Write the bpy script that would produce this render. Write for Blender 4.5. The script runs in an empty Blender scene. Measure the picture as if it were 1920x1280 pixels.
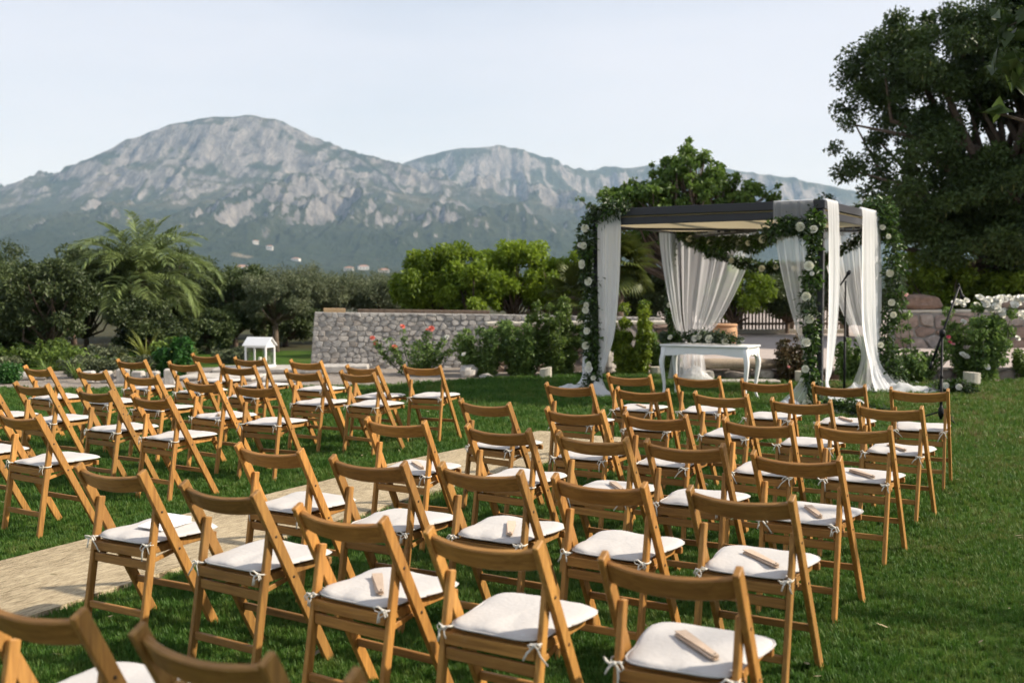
import bpy, math, random
import numpy as np
from mathutils import Vector, Matrix

R = math.radians
scene = bpy.context.scene
C = scene.collection

# ------------------------------------------------------------------ camera, sky, sun, exposure
cam_data = bpy.data.cameras.new('camera')
cam = bpy.data.objects.new('camera', cam_data)
C.objects.link(cam)
cam.location = (0, 0, 1.598)
cam.rotation_euler = (R(90 - 2.95), R(0.17), 0)
cam_data.sensor_width = 36
cam_data.lens = 38.56
cam_data.clip_start = 0.05
cam_data.clip_end = 20000
cam_data.dof.use_dof = True
cam_data.dof.focus_distance = 7.0
cam_data.dof.aperture_fstop = 2.7
scene.camera = cam

SUN_AZ, SUN_EL = 92.0, 36.0          # degrees clockwise from +Y, degrees above the horizon
world = bpy.data.worlds.new('World')
scene.world = world
world.use_nodes = True
wn, wl = world.node_tree.nodes, world.node_tree.links
wn.clear()
w_out = wn.new('ShaderNodeOutputWorld')
w_bg = wn.new('ShaderNodeBackground')
w_sky = wn.new('ShaderNodeTexSky')
w_sky.sky_type = 'NISHITA'
w_sky.sun_disc = False
w_sky.sun_elevation = R(SUN_EL)
w_sky.sun_rotation = R(SUN_AZ)
w_sky.altitude = 100
w_sky.air_density = 1.0
w_sky.dust_density = 1.2
w_sky.ozone_density = 1.0
# a thin milky veil of high cloud over the whole sky
w_tc = wn.new('ShaderNodeTexCoord')
w_map = wn.new('ShaderNodeMapping')
w_map.inputs['Scale'].default_value = (1.0, 1.6, 5.0)
w_map.inputs['Rotation'].default_value = (0, 0, R(25))
w_noise = wn.new('ShaderNodeTexNoise')
w_noise.inputs['Scale'].default_value = 1.1
w_noise.inputs['Detail'].default_value = 6
w_noise.inputs['Roughness'].default_value = 0.55
w_rng = wn.new('ShaderNodeMapRange')
w_rng.inputs['From Min'].default_value = 0.36
w_rng.inputs['From Max'].default_value = 0.66
w_rng.inputs['To Min'].default_value = 0.52
w_rng.inputs['To Max'].default_value = 0.86
w_mix = wn.new('ShaderNodeMix')
w_mix.data_type = 'RGBA'
w_mix.inputs[7].default_value = (5.85, 6.05, 6.75, 1)
wl.new(w_tc.outputs['Generated'], w_map.inputs['Vector'])
wl.new(w_map.outputs['Vector'], w_noise.inputs['Vector'])
wl.new(w_noise.outputs['Fac'], w_rng.inputs['Value'])
wl.new(w_rng.outputs['Result'], w_mix.inputs[0])
wl.new(w_sky.outputs['Color'], w_mix.inputs[6])
wl.new(w_mix.outputs[2], w_bg.inputs['Color'])
w_bg.inputs['Strength'].default_value = 0.089
wl.new(w_bg.outputs['Background'], w_out.inputs['Surface'])

sun_data = bpy.data.lights.new('sun', 'SUN')
sun_data.energy = 4.4
sun_data.angle = R(1.6)
sun_data.color = (1.0, 0.92, 0.80)
sun = bpy.data.objects.new('sun', sun_data)
C.objects.link(sun)
_s = Vector((math.sin(R(SUN_AZ)) * math.cos(R(SUN_EL)), math.cos(R(SUN_AZ)) * math.cos(R(SUN_EL)), math.sin(R(SUN_EL))))
sun.rotation_euler = (-_s).to_track_quat('-Z', 'Y').to_euler()

scene.view_settings.view_transform = 'Standard'
scene.view_settings.look = 'None'
scene.view_settings.exposure = 0.74
scene.view_settings.gamma = 1.0
cy = scene.cycles
cy.use_denoising = True
cy.denoiser = 'OPENIMAGEDENOISE'
cy.max_bounces = 6
cy.diffuse_bounces = 3
cy.glossy_bounces = 2
cy.transmission_bounces = 4
cy.transparent_max_bounces = 24
cy.volume_bounces = 1
cy.use_adaptive_sampling = True
cy.adaptive_threshold = 0.025
cy.sample_clamp_indirect = 4.0
cy.caustics_reflective = False
cy.caustics_refractive = False

# ------------------------------------------------------------------ helpers
HEAD = R(31.0)                        # the ceremony axis, clockwise from +Y
AXF = np.array([math.sin(HEAD), math.cos(HEAD)])
AXR = np.array([AXF[1], -AXF[0]])

def G(u, v):
    """ground point from metres right of / along the ceremony axis"""
    p = u * AXR + v * AXF
    return float(p[0]), float(p[1])

class MB:
    """collects vertices and faces of one mesh"""
    def __init__(self):
        self.v, self.f = [], []
    def add(self, vs, fs):
        o = len(self.v)
        self.v.extend([tuple(map(float, p)) for p in vs])
        self.f.extend([tuple(i + o for i in f) for f in fs])
        return self
    def box(self, c, s, M=None, ch=0.0):
        x, y, z = s[0] / 2, s[1] / 2, s[2] / 2
        if ch <= 0:
            vs = [(sx * x, sy * y, sz * z) for sz in (-1, 1) for sy in (-1, 1) for sx in (-1, 1)]
            fs = [(0, 2, 3, 1), (4, 5, 7, 6), (0, 1, 5, 4), (2, 6, 7, 3), (0, 4, 6, 2), (1, 3, 7, 5)]
        else:
            vs, fs = [], []
            rings = [(-z, ch), (-z + ch, 0), (z - ch, 0), (z, ch)]
            for zz, i in rings:
                a, b, k = x - i, y - i, ch
                vs += [(a, -b + k, zz), (a, b - k, zz), (a - k, b, zz), (-a + k, b, zz), (-a, b - k, zz), (-a, -b + k, zz), (-a + k, -b, zz), (a - k, -b, zz)]
            for r in range(3):
                for i in range(8):
                    j = (i + 1) % 8
                    fs.append((r * 8 + i, r * 8 + j, r * 8 + 8 + j, r * 8 + 8 + i))
            fs.append(tuple(range(7, -1, -1)))
            fs.append(tuple(range(24, 32)))
        if M is not None:
            vs = [tuple(M @ Vector(p)) for p in vs]
        return self.add([(p[0] + c[0], p[1] + c[1], p[2] + c[2]) for p in vs], fs)
    def bar(self, p0, p1, w, d, side=(1, 0, 0), ch=0.002):
        """a squared bar from p0 to p1; w along 'side', d across"""
        p0, p1 = Vector(p0), Vector(p1)
        zax = (p1 - p0); L = zax.length; zax.normalize()
        xax = Vector(side); xax = (xax - zax * xax.dot(zax)).normalized()
        yax = zax.cross(xax)
        M = Matrix((xax, yax, zax)).transposed()
        return self.box((p0 + p1) / 2, (w, d, L), M, ch)
    def tube(self, pts, rad, n=6, cap=True, flat=1.0):
        pts = [Vector(p) for p in pts]
        if not hasattr(rad, '__len__'):
            rad = [rad] * len(pts)
        o = len(self.v)
        up = Vector((0.13, 0.21, 0.97))
        ref = None
        for i, p in enumerate(pts):
            t = (pts[min(i + 1, len(pts) - 1)] - pts[max(i - 1, 0)])
            if t.length < 1e-9:
                t = Vector((0, 0, 1))
            t.normalize()
            if ref is None:
                ref = up if abs(t.dot(up)) < 0.9 else Vector((1, 0, 0))
            a = (ref - t * ref.dot(t)).normalized()
            b = t.cross(a)
            ref = a
            for k in range(n):
                q = p + (a * math.cos(2 * math.pi * k / n) + b * math.sin(2 * math.pi * k / n) * flat) * rad[i]
                self.v.append(tuple(q))
        for i in range(len(pts) - 1):
            for k in range(n):
                k2 = (k + 1) % n
                self.f.append((o + i * n + k, o + i * n + k2, o + (i + 1) * n + k2, o + (i + 1) * n + k))
        if cap:
            self.f.append(tuple(o + k for k in range(n - 1, -1, -1)))
            e = o + (len(pts) - 1) * n
            self.f.append(tuple(e + k for k in range(n)))
        return self
    def lathe(self, prof, n=16, c=(0, 0, 0)):
        o = len(self.v)
        for r, z in prof:
            for k in range(n):
                a = 2 * math.pi * k / n
                self.v.append((c[0] + r * math.cos(a), c[1] + r * math.sin(a), c[2] + z))
        for i in range(len(prof) - 1):
            for k in range(n):
                k2 = (k + 1) % n
                self.f.append((o + i * n + k, o + i * n + k2, o + (i + 1) * n + k2, o + (i + 1) * n + k))
        self.f.append(tuple(o + k for k in range(n - 1, -1, -1)))
        e = o + (len(prof) - 1) * n
        self.f.append(tuple(e + k for k in range(n)))
        return self
    def mesh(self, name, mat=None, smooth=False):
        me = bpy.data.meshes.new(name)
        me.from_pydata(self.v, [], self.f)
        if smooth:
            me.polygons.foreach_set('use_smooth', [True] * len(me.polygons))
        if mat is not None:
            me.materials.append(mat)
        me.update()
        return me

def np_mesh(name, V, F, mat=None, smooth=False, col=None):
    """fast mesh from arrays; F is (n,3) or (n,4)"""
    V = np.asarray(V, np.float32); F = np.asarray(F, np.int32)
    me = bpy.data.meshes.new(name)
    k = F.shape[1]
    me.vertices.add(len(V)); me.vertices.foreach_set('co', V.ravel())
    me.loops.add(F.size); me.loops.foreach_set('vertex_index', F.ravel())
    me.polygons.add(len(F))
    me.polygons.foreach_set('loop_start', np.arange(0, F.size, k, dtype=np.int32))
    me.polygons.foreach_set('loop_total', np.full(len(F), k, np.int32))
    if smooth:
        me.polygons.foreach_set('use_smooth', np.ones(len(F), bool))
    if col is not None:
        at = me.attributes.new('tint', 'FLOAT', 'POINT')
        at.data.foreach_set('value', np.asarray(col, np.float32))
    me.update(calc_edges=True)
    if mat is not None:
        me.materials.append(mat)
    return me

def ob(name, me, parent=None, loc=(0, 0, 0), rot=(0, 0, 0), scale=None):
    o = bpy.data.objects.new(name, me)
    C.objects.link(o)
    o.parent = parent
    o.location = loc
    o.rotation_euler = rot
    if scale is not None:
        o.scale = scale if hasattr(scale, '__len__') else (scale,) * 3
    return o

def tag(o, label=None, cat=None, group=None, kind=None):
    if label: o['label'] = label
    if cat: o['category'] = cat
    if group: o['group'] = group
    if kind: o['kind'] = kind
    return o

def thing(name, label, cat, loc=(0, 0, 0), rz=0.0, group=None):
    o = ob(name, None, None, loc, (0, 0, rz))
    o.empty_display_size = 0.1
    return tag(o, label, cat, group)

# numpy value noise
def _hash(ix, iy, s):
    h = (ix.astype(np.int64) * 374761393 + iy.astype(np.int64) * 668265263 + s * 1442695041) & 0xFFFFFFFF
    h = ((h ^ (h >> 13)) * 1274126177) & 0xFFFFFFFF
    return ((h ^ (h >> 16)) & 0xFFFF) / 65535.0
def vnoise(x, y, s=0):
    ix, iy = np.floor(x), np.floor(y)
    fx, fy = x - ix, y - iy
    fx = fx * fx * fx * (fx * (fx * 6 - 15) + 10); fy = fy * fy * fy * (fy * (fy * 6 - 15) + 10)
    a, b = _hash(ix, iy, s), _hash(ix + 1, iy, s)
    c, d = _hash(ix, iy + 1, s), _hash(ix + 1, iy + 1, s)
    return (a + (b - a) * fx) * (1 - fy) + (c + (d - c) * fx) * fy
def fbm(x, y, s=0, o=5, g=0.5, ridged=False):
    t, a, n = 0.0, 1.0, 0.0
    for k in range(o):
        q = vnoise(x, y, s + k * 17)
        if ridged: q = 1 - np.abs(2 * q - 1)
        t = t + a * q; n += a; a *= g
        x, y = x * 2.03 + 5.3, y * 2.03 - 3.1
    return t / n

# ------------------------------------------------------------------ materials
def newmat(name):
    m = bpy.data.materials.new(name)
    m.use_nodes = True
    nt = m.node_tree
    return m, nt.nodes, nt.links, nt.nodes['Principled BSDF']

def N(nodes, t, **kw):
    n = nodes.new('ShaderNode' + t)
    for k, v in kw.items():
        n.inputs[k.replace('_', ' ')].default_value = v
    return n

def ramp(nodes, stops):
    r = nodes.new('ShaderNodeValToRGB')
    e = r.color_ramp.elements
    while len(e) < len(stops): e.new(0.5)
    for i, (p, c) in enumerate(stops):
        e[i].position = p
        e[i].color = (c[0], c[1], c[2], 1)
    return r

def simple(name, c, rough=0.6, var=0.15, scale=8.0, bump=0.0, bscale=60.0, metal=0.0, spec=0.5, coords='Object'):
    """a plain surface with slight unevenness in colour and relief"""
    m, n, l, b = newmat(name)
    tc = N(n, 'TexCoord')
    ns = N(n, 'TexNoise', Scale=scale, Detail=5.0, Roughness=0.6)
    l.new(tc.outputs[coords], ns.inputs['Vector'])
    r = ramp(n, [(0.25, [x * (1 - var) for x in c]), (0.75, [min(1, x * (1 + var)) for x in c])])
    l.new(ns.outputs['Fac'], r.inputs['Fac'])
    l.new(r.outputs['Color'], b.inputs['Base Color'])
    b.inputs['Roughness'].default_value = rough
    b.inputs['Metallic'].default_value = metal
    b.inputs['Specular IOR Level'].default_value = spec
    if bump:
        n2 = N(n, 'TexNoise', Scale=bscale, Detail=4.0)
        l.new(tc.outputs[coords], n2.inputs['Vector'])
        bp = N(n, 'Bump', Strength=bump, Distance=0.01)
        l.new(n2.outputs['Fac'], bp.inputs['Height'])
        l.new(bp.outputs['Normal'], b.inputs['Normal'])
    return m

def leaf_mat(name, dark, light, trans=0.3, rough=0.5, obj_var=0.12):
    """leaves: every leaf carries its own tint between dark and light"""
    m, n, l, b = newmat(name)
    at = N(n, 'Attribute'); at.attribute_name = 'tint'
    r = ramp(n, [(0.0, dark), (1.0, light)])
    l.new(at.outputs['Fac'], r.inputs['Fac'])
    oi = N(n, 'ObjectInfo')
    hsv = N(n, 'HueSaturation')
    mr = N(n, 'MapRange')
    mr.inputs['To Min'].default_value = 1 - obj_var
    mr.inputs['To Max'].default_value = 1 + obj_var
    l.new(oi.outputs['Random'], mr.inputs['Value'])
    l.new(mr.outputs['Result'], hsv.inputs['Value'])
    l.new(r.outputs['Color'], hsv.inputs['Color'])
    l.new(hsv.outputs['Color'], b.inputs['Base Color'])
    b.inputs['Roughness'].default_value = rough
    b.inputs['Specular IOR Level'].default_value = 0.35
    tr = N(n, 'BsdfTranslucent')
    l.new(hsv.outputs['Color'], tr.inputs['Color'])
    mx = N(n, 'MixShader'); mx.inputs['Fac'].default_value = trans
    l.new(b.outputs['BSDF'], mx.inputs[1]); l.new(tr.outputs['BSDF'], mx.inputs[2])
    l.new(mx.outputs['Shader'], n['Material Output'].inputs['Surface'])
    return m

def wood_mat(name, dark, light, rough=0.42, gscale=(28, 28, 2.2), var=0.18, tint=False):
    m, n, l, b = newmat(name)
    tc = N(n, 'TexCoord')
    oi = N(n, 'ObjectInfo')
    ad = N(n, 'VectorMath'); ad.operation = 'ADD'
    ml = N(n, 'VectorMath'); ml.operation = 'SCALE'
    ml.inputs['Scale'].default_value = 13.0
    cx = N(n, 'CombineXYZ')
    l.new(oi.outputs['Random'], cx.inputs[0]); l.new(oi.outputs['Random'], cx.inputs[1]); l.new(oi.outputs['Random'], cx.inputs[2])
    l.new(cx.outputs[0], ml.inputs[0])
    l.new(tc.outputs['Object'], ad.inputs[0]); l.new(ml.outputs[0], ad.inputs[1])
    mp = N(n, 'Mapping'); mp.inputs['Scale'].default_value = gscale
    l.new(ad.outputs[0], mp.inputs['Vector'])
    ns = N(n, 'TexNoise', Scale=2.2, Detail=6.0, Roughness=0.62, Distortion=0.8)
    l.new(mp.outputs['Vector'], ns.inputs['Vector'])
    r = ramp(n, [(0.28, dark), (0.72, light)])
    l.new(ns.outputs['Fac'], r.inputs['Fac'])
    big = N(n, 'TexNoise', Scale=3.0, Detail=2.0)
    l.new(ad.outputs[0], big.inputs['Vector'])
    hsv = N(n, 'HueSaturation')
    a1 = N(n, 'Math'); a1.operation = 'ADD'
    l.new(oi.outputs['Random'], a1.inputs[0]); l.new(big.outputs['Fac'], a1.inputs[1])
    mr = N(n, 'MapRange'); mr.inputs['From Max'].default_value = 1.6; mr.inputs['From Min'].default_value = 0.3
    mr.inputs['To Min'].default_value = 1 - var; mr.inputs['To Max'].default_value = 1 + var
    l.new(a1.outputs[0], mr.inputs['Value'])
    l.new(mr.outputs['Result'], hsv.inputs['Value']); l.new(r.outputs['Color'], hsv.inputs['Color'])
    out = hsv.outputs['Color']
    if tint:                                      # every chair has aged to its own tone
        mt = N(n, 'Mix'); mt.data_type = 'RGBA'; mt.blend_type = 'MULTIPLY'; mt.inputs[0].default_value = 1.0
        l.new(out, mt.inputs[6]); l.new(oi.outputs['Color'], mt.inputs[7])
        wear = N(n, 'TexNoise', Scale=14.0, Detail=6.0, Roughness=0.75); l.new(ad.outputs[0], wear.inputs['Vector'])
        wr_ = N(n, 'MapRange'); wr_.inputs['From Min'].default_value = 0.60; wr_.inputs['From Max'].default_value = 0.74; wr_.inputs['To Max'].default_value = 0.35
        l.new(wear.outputs['Fac'], wr_.inputs['Value'])
        mw = N(n, 'Mix'); mw.data_type = 'RGBA'; mw.inputs[7].default_value = (0.40, 0.27, 0.14, 1)
        l.new(wr_.outputs[0], mw.inputs[0]); l.new(mt.outputs[2], mw.inputs[6])
        out = mw.outputs[2]
        rr_ = N(n, 'MapRange'); rr_.inputs['To Min'].default_value = rough - 0.08; rr_.inputs['To Max'].default_value = rough + 0.3
        l.new(wear.outputs['Fac'], rr_.inputs['Value']); l.new(rr_.outputs[0], b.inputs['Roughness'])
    l.new(out, b.inputs['Base Color'])
    if not tint: b.inputs['Roughness'].default_value = rough
    b.inputs['Specular IOR Level'].default_value = 0.4
    bp = N(n, 'Bump', Strength=0.15, Distance=0.003)
    l.new(ns.outputs['Fac'], bp.inputs['Height']); l.new(bp.outputs['Normal'], b.inputs['Normal'])
    return m

M = {}
M['chair_wood'] = wood_mat('varnished_wood', (0.225, 0.100, 0.022), (0.49, 0.246, 0.058), rough=0.46, tint=True)
M['chair_rail_wood'] = wood_mat('varnished_rail_wood', (0.200, 0.088, 0.020), (0.42, 0.205, 0.050), rough=0.46, gscale=(2.2, 28, 28), tint=True)
M['dark_bolt'] = simple('bolt_metal', (0.05, 0.035, 0.025), 0.5, metal=0.6)
M['fan_wood'] = wood_mat('pale_fan_wood', (0.46, 0.34, 0.24), (0.62, 0.48, 0.36), rough=0.6, gscale=(60, 60, 4))
M['cotton'] = simple('cream_cotton', (0.50, 0.478, 0.452), 0.9, 0.04, 5, 0.25, 55, spec=0.2)
M['tape'] = simple('cotton_tape', (0.66, 0.62, 0.54), 0.9, 0.08, 30, spec=0.2)
M['white_paint'] = simple('white_paint', (0.80, 0.80, 0.79), 0.45, 0.03, 6)
M['metal_dark'] = simple('anthracite_metal', (0.012, 0.012, 0.018), 0.5, 0.08, 4, spec=0.6)
M['black_metal'] = simple('black_metal', (0.006, 0.006, 0.007), 0.55, 0.1, 6, spec=0.25)
M['bark'] = simple('bark', (0.13, 0.095, 0.07), 0.9, 0.4, 14, 0.8, 30, spec=0.2)
M['stem'] = simple('green_stem', (0.06, 0.075, 0.03), 0.7, 0.2, 20)
M['petal_cream'] = simple('cream_petal', (0.78, 0.76, 0.62), 0.7, 0.06, 20, spec=0.3)
M['petal_white'] = simple('white_petal', (0.82, 0.80, 0.72), 0.7, 0.05, 20, spec=0.3)
M['petal_coral'] = simple('coral_petal', (0.72, 0.21, 0.15), 0.7, 0.12, 20, spec=0.3)
M['petal_pink'] = simple('pink_petal', (0.75, 0.36, 0.36), 0.7, 0.12, 20, spec=0.3)
M['petal_magenta'] = simple('deep_pink_petal', (0.60, 0.10, 0.16), 0.7, 0.12, 20, spec=0.3)
M['terracotta'] = simple('terracotta', (0.48, 0.27, 0.14), 0.8, 0.12, 7, 0.3, 40)
M['pale_stone'] = simple('pale_limestone', (0.50, 0.46, 0.38), 0.85, 0.12, 9, 0.4, 40)
M['soil'] = simple('dry_soil', (0.16, 0.115, 0.08), 0.95, 0.35, 5, 1.0, 40, coords='Object', spec=0.2)
M['mortar'] = simple('wall_mortar', (0.29, 0.275, 0.25), 0.95, 0.25, 6, 0.8, 40, spec=0.2)
M['fence_wood'] = wood_mat('grey_fence_wood', (0.15, 0.115, 0.085), (0.26, 0.20, 0.15), rough=0.8)
M['beam_wood'] = wood_mat('pale_plank_wood', (0.30, 0.20, 0.10), (0.42, 0.29, 0.16), rough=0.8)
M['log_wood'] = wood_mat('weathered_log_wood', (0.24, 0.19, 0.14), (0.42, 0.34, 0.26), rough=0.85)
M['house_wall'] = simple('white_render', (0.72, 0.69, 0.63), 0.9, 0.06, 0.2)
M['house_roof'] = simple('clay_roof', (0.36, 0.20, 0.13), 0.9, 0.15, 0.5)
M['glass_dark'] = simple('dark_glass', (0.03, 0.035, 0.04), 0.1, 0.1, 1)
M['leaf_citrus'] = leaf_mat('citrus_leaves', (0.060, 0.115, 0.010), (0.300, 0.400, 0.035), 0.45)
M['leaf_olive'] = leaf_mat('olive_leaves', (0.065, 0.088, 0.040), (0.190, 0.215, 0.110), 0.25)
M['leaf_dark'] = leaf_mat('dark_orchard_leaves', (0.034, 0.056, 0.018), (0.115, 0.150, 0.050), 0.28)
M['leaf_carob'] = leaf_mat('carob_leaves', (0.026, 0.052, 0.011), (0.100, 0.150, 0.034), 0.30)
M['leaf_mulberry'] = leaf_mat('broad_tree_leaves', (0.058, 0.122, 0.022), (0.210, 0.315, 0.058), 0.45)
M['leaf_rose'] = leaf_mat('rose_leaves', (0.055, 0.112, 0.026), (0.225, 0.330, 0.080), 0.42)
M['leaf_bright'] = leaf_mat('bright_shrub_leaves', (0.075, 0.140, 0.012), (0.290, 0.360, 0.038), 0.42)
M['leaf_red'] = leaf_mat('reddish_shrub_leaves', (0.040, 0.045, 0.018), (0.150, 0.095, 0.045), 0.25)
M['leaf_palm'] = leaf_mat('palm_leaflets', (0.090, 0.135, 0.042), (0.260, 0.320, 0.110), 0.32, 0.42)
M['leaf_fan_palm'] = leaf_mat('fan_palm_leaves', (0.040, 0.065, 0.012), (0.130, 0.150, 0.026), 0.25)
M['leaf_spike'] = leaf_mat('spiky_plant_leaves', (0.100, 0.130, 0.020), (0.240, 0.240, 0.045), 0.25)
M['leaf_ground'] = leaf_mat('ground_plant_leaves', (0.055, 0.105, 0.018), (0.200, 0.280, 0.055), 0.34)
M['leaf_lush'] = leaf_mat('lush_leaves', (0.018, 0.070, 0.012), (0.060, 0.170, 0.030), 0.28)
M['leaf_garland'] = leaf_mat('garland_leaves', (0.014, 0.034, 0.009), (0.060, 0.095, 0.022), 0.2, 0.4)
M['leaf_ruscus'] = leaf_mat('glossy_garland_leaves', (0.030, 0.075, 0.012), (0.105, 0.180, 0.030), 0.25, 0.35)
M['leaf_eucalyptus'] = leaf_mat('grey_green_leaves', (0.070, 0.095, 0.060), (0.160, 0.195, 0.120), 0.2)
M['pod'] = leaf_mat('hanging_pods', (0.080, 0.095, 0.020), (0.150, 0.150, 0.035), 0.2)

def sheer_mat(name, opacity, tint=(0.88, 0.88, 0.88)):
    m, n, l, b = newmat(name)
    n.remove(b)
    d = N(n, 'BsdfDiffuse'); d.inputs['Color'].default_value = (*tint, 1)
    t = N(n, 'BsdfTranslucent'); t.inputs['Color'].default_value = (*tint, 1)
    a = N(n, 'MixShader'); a.inputs['Fac'].default_value = 0.55
    l.new(d.outputs[0], a.inputs[1]); l.new(t.outputs[0], a.inputs[2])
    tr = N(n, 'BsdfTransparent')
    mx = N(n, 'MixShader')
    tc = N(n, 'TexCoord')
    ns = N(n, 'TexNoise', Scale=9.0, Detail=3.0)
    l.new(tc.outputs['Object'], ns.inputs['Vector'])
    # a sheer weave covers more when it is seen edge-on
    lw = N(n, 'LayerWeight'); lw.inputs['Blend'].default_value = 0.35
    mr = N(n, 'MapRange'); mr.inputs['To Min'].default_value = opacity; mr.inputs['To Max'].default_value = min(1.0, opacity + 0.30)
    l.new(lw.outputs['Facing'], mr.inputs['Value'])
    l.new(mr.outputs['Result'], mx.inputs['Fac'])
    l.new(tr.outputs[0], mx.inputs[1]); l.new(a.outputs[0], mx.inputs[2])
    l.new(mx.outputs[0], n['Material Output'].inputs['Surface'])
    return m
M['sheer'] = sheer_mat('sheer_tulle', 0.40, (0.97, 0.97, 0.98))
M['canopy_cloth'] = sheer_mat('beige_canopy_cloth', 1.0, (0.42, 0.35, 0.22))
M['voile'] = sheer_mat('white_voile', 0.88, (0.97, 0.97, 0.98))

def stone_mat(name, cols, bump=0.6):
    """each stone gets its own colour from the object's random number"""
    m, n, l, b = newmat(name)
    tc = N(n, 'TexCoord'); oi = N(n, 'ObjectInfo')
    r = ramp(n, [(i / (len(cols) - 1), c) for i, c in enumerate(cols)])
    l.new(oi.outputs['Random'], r.inputs['Fac'])
    at = N(n, 'Attribute'); at.attribute_name = 'tint'
    ns = N(n, 'TexNoise', Scale=9.0, Detail=7.0, Roughness=0.65)
    l.new(tc.outputs['Object'], ns.inputs['Vector'])
    mr = N(n, 'MapRange'); mr.inputs['From Min'].default_value = 0.25; mr.inputs['From Max'].default_value = 0.75
    mr.inputs['To Min'].default_value = 0.55; mr.inputs['To Max'].default_value = 1.3
    l.new(ns.outputs['Fac'], mr.inputs['Value'])
    hsv = N(n, 'HueSaturation')
    l.new(r.outputs['Color'], hsv.inputs['Color']); l.new(mr.outputs['Result'], hsv.inputs['Value'])
    l.new(hsv.outputs['Color'], b.inputs['Base Color'])
    b.inputs['Roughness'].default_value = 0.9
    b.inputs['Specular IOR Level'].default_value = 0.2
    bp = N(n, 'Bump', Strength=bump, Distance=0.03)
    l.new(ns.outputs['Fac'], bp.inputs['Height']); l.new(bp.outputs['Normal'], b.inputs['Normal'])
    return m
M['grey_stone'] = stone_mat('grey_rubble_stone', [(0.29, 0.28, 0.265), (0.38, 0.36, 0.335), (0.255, 0.248, 0.235), (0.42, 0.40, 0.375), (0.33, 0.295, 0.26), (0.35, 0.343, 0.33)])
M['red_stone'] = stone_mat('reddish_stone', [(0.28, 0.22, 0.18), (0.34, 0.28, 0.24), (0.24, 0.16, 0.12), (0.30, 0.27, 0.25), (0.38, 0.31, 0.25)])
M['flag_stone'] = stone_mat('pale_flagstone', [(0.44, 0.41, 0.36), (0.52, 0.48, 0.43), (0.40, 0.37, 0.33), (0.56, 0.53, 0.49)], 0.35)

# ------------------------------------------------------------------ the far land: valley and mountains
F_PX, HOR = 2057.0, 534.0
def crest(pts):
    """a ridge from (bearing tangent, elevation tangent, distance) in thousandths, to world points"""
    out = []
    for a, e, d in pts:
        t = (a - 960) / F_PX; s = (HOR - e) / F_PX
        y = d / math.sqrt(1 + t * t)
        out.append((t * y, y, 1.6 + s * y))
    return np.array(out)
RIDGES = [
    # main dome and its right shoulder
    (crest([(-420, 500, 4700), (-260, 455, 4600), (-120, 418, 4500), (0, 382, 4450), (60, 364, 4420), (95, 350, 4400), (150, 314, 4380), (200, 283, 4360), (250, 260, 4340), (300, 242, 4320), (340, 230, 4300), (380, 223, 4300), (450, 217, 4300), (520, 225, 4280), (560, 241, 4260), (600, 261, 4240), (640, 277, 4200), (680, 290, 4150), (720, 300, 4080), (750, 308, 4020), (819, 331, 3950), (869, 349, 3900), (931, 376, 3800), (969, 398, 3700), (1010, 432, 3550), (1060, 475, 3350)]), 0.60, 900, 0.11),
    # spurs on its face
    (crest([(622, 270, 4190), (580, 285, 4090), (540, 303, 3990), (500, 322, 3890), (470, 338, 3790), (430, 362, 3640), (390, 390, 3480), (345, 418, 3320), (300, 440, 3150)]), 0.42, 330, 0.16),
    (crest([(650, 282, 4130), (690, 305, 4000), (730, 335, 3850), (765, 370, 3650), (790, 405, 3450), (805, 445, 3200)]), 0.55, 300, 0.16),
    (crest([(840, 338, 3930), (880, 372, 3780), (925, 410, 3600), (960, 450, 3350)]), 0.60, 280, 0.16),
    (crest([(975, 392, 3750), (1006, 396, 3650), (1037, 420, 3550), (1062, 460, 3350)]), 0.75, 260, 0.16),
    (crest([(330, 235, 4290), (305, 290, 4070), (275, 345, 3810), (240, 395, 3560)]), 0.62, 240, 0.16),
    (crest([(450, 222, 4290), (430, 285, 4070), (400, 335, 3840)]), 0.65, 220, 0.16),
    (crest([(560, 243, 4260), (530, 280, 4110)]), 0.7, 200, 0.16),
    (crest([(190, 290, 4350), (150, 345, 4080), (95, 400, 3700), (40, 440, 3300)]), 0.5, 280, 0.16),
    (crest([(60, 366, 4420), (0, 410, 4000), (-60, 445, 3500)]), 0.5, 280, 0.16),
    # second range, farther off
    (crest([(560, 350, 5400), (680, 325, 5350), (740, 309, 5300), (790, 291, 5300), (830, 281, 5300), (870, 273, 5300), (905, 270, 5300), (945, 270, 5300), (975, 276, 5300), (1020, 291, 5300), (1045, 305, 5350), (1060, 311, 5400), (1095, 319, 5500), (1135, 314, 5550), (1175, 311, 5600), (1205, 307, 5600), (1250, 302, 5600), (1310, 310, 5600), (1360, 314, 5600), (1400, 321, 5600), (1450, 326, 5600), (1485, 331, 5600), (1530, 341, 5600), (1560, 348, 5600), (1640, 365, 5600), (1760, 400, 5600), (1900, 430, 5600), (2200, 480, 5600), (2500, 500, 5600)]), 0.52, 1000, 0.12),
    (crest([(1010, 300, 5250), (1060, 345, 4950), (1120, 385, 4600), (1180, 420, 4200)]), 0.5, 380, 0.15),
    (crest([(1300, 320, 5550), (1340, 370, 5150), (1390, 420, 4600), (1430, 450, 4200)]), 0.5, 380, 0.15),
    (crest([(1560, 355, 5550), (1600, 400, 5100), (1660, 440, 4600)]), 0.5, 380, 0.15),
    (crest([(890, 280, 5280), (860, 320, 5000), (840, 350, 4700)]), 0.5, 300, 0.15),
]
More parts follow.
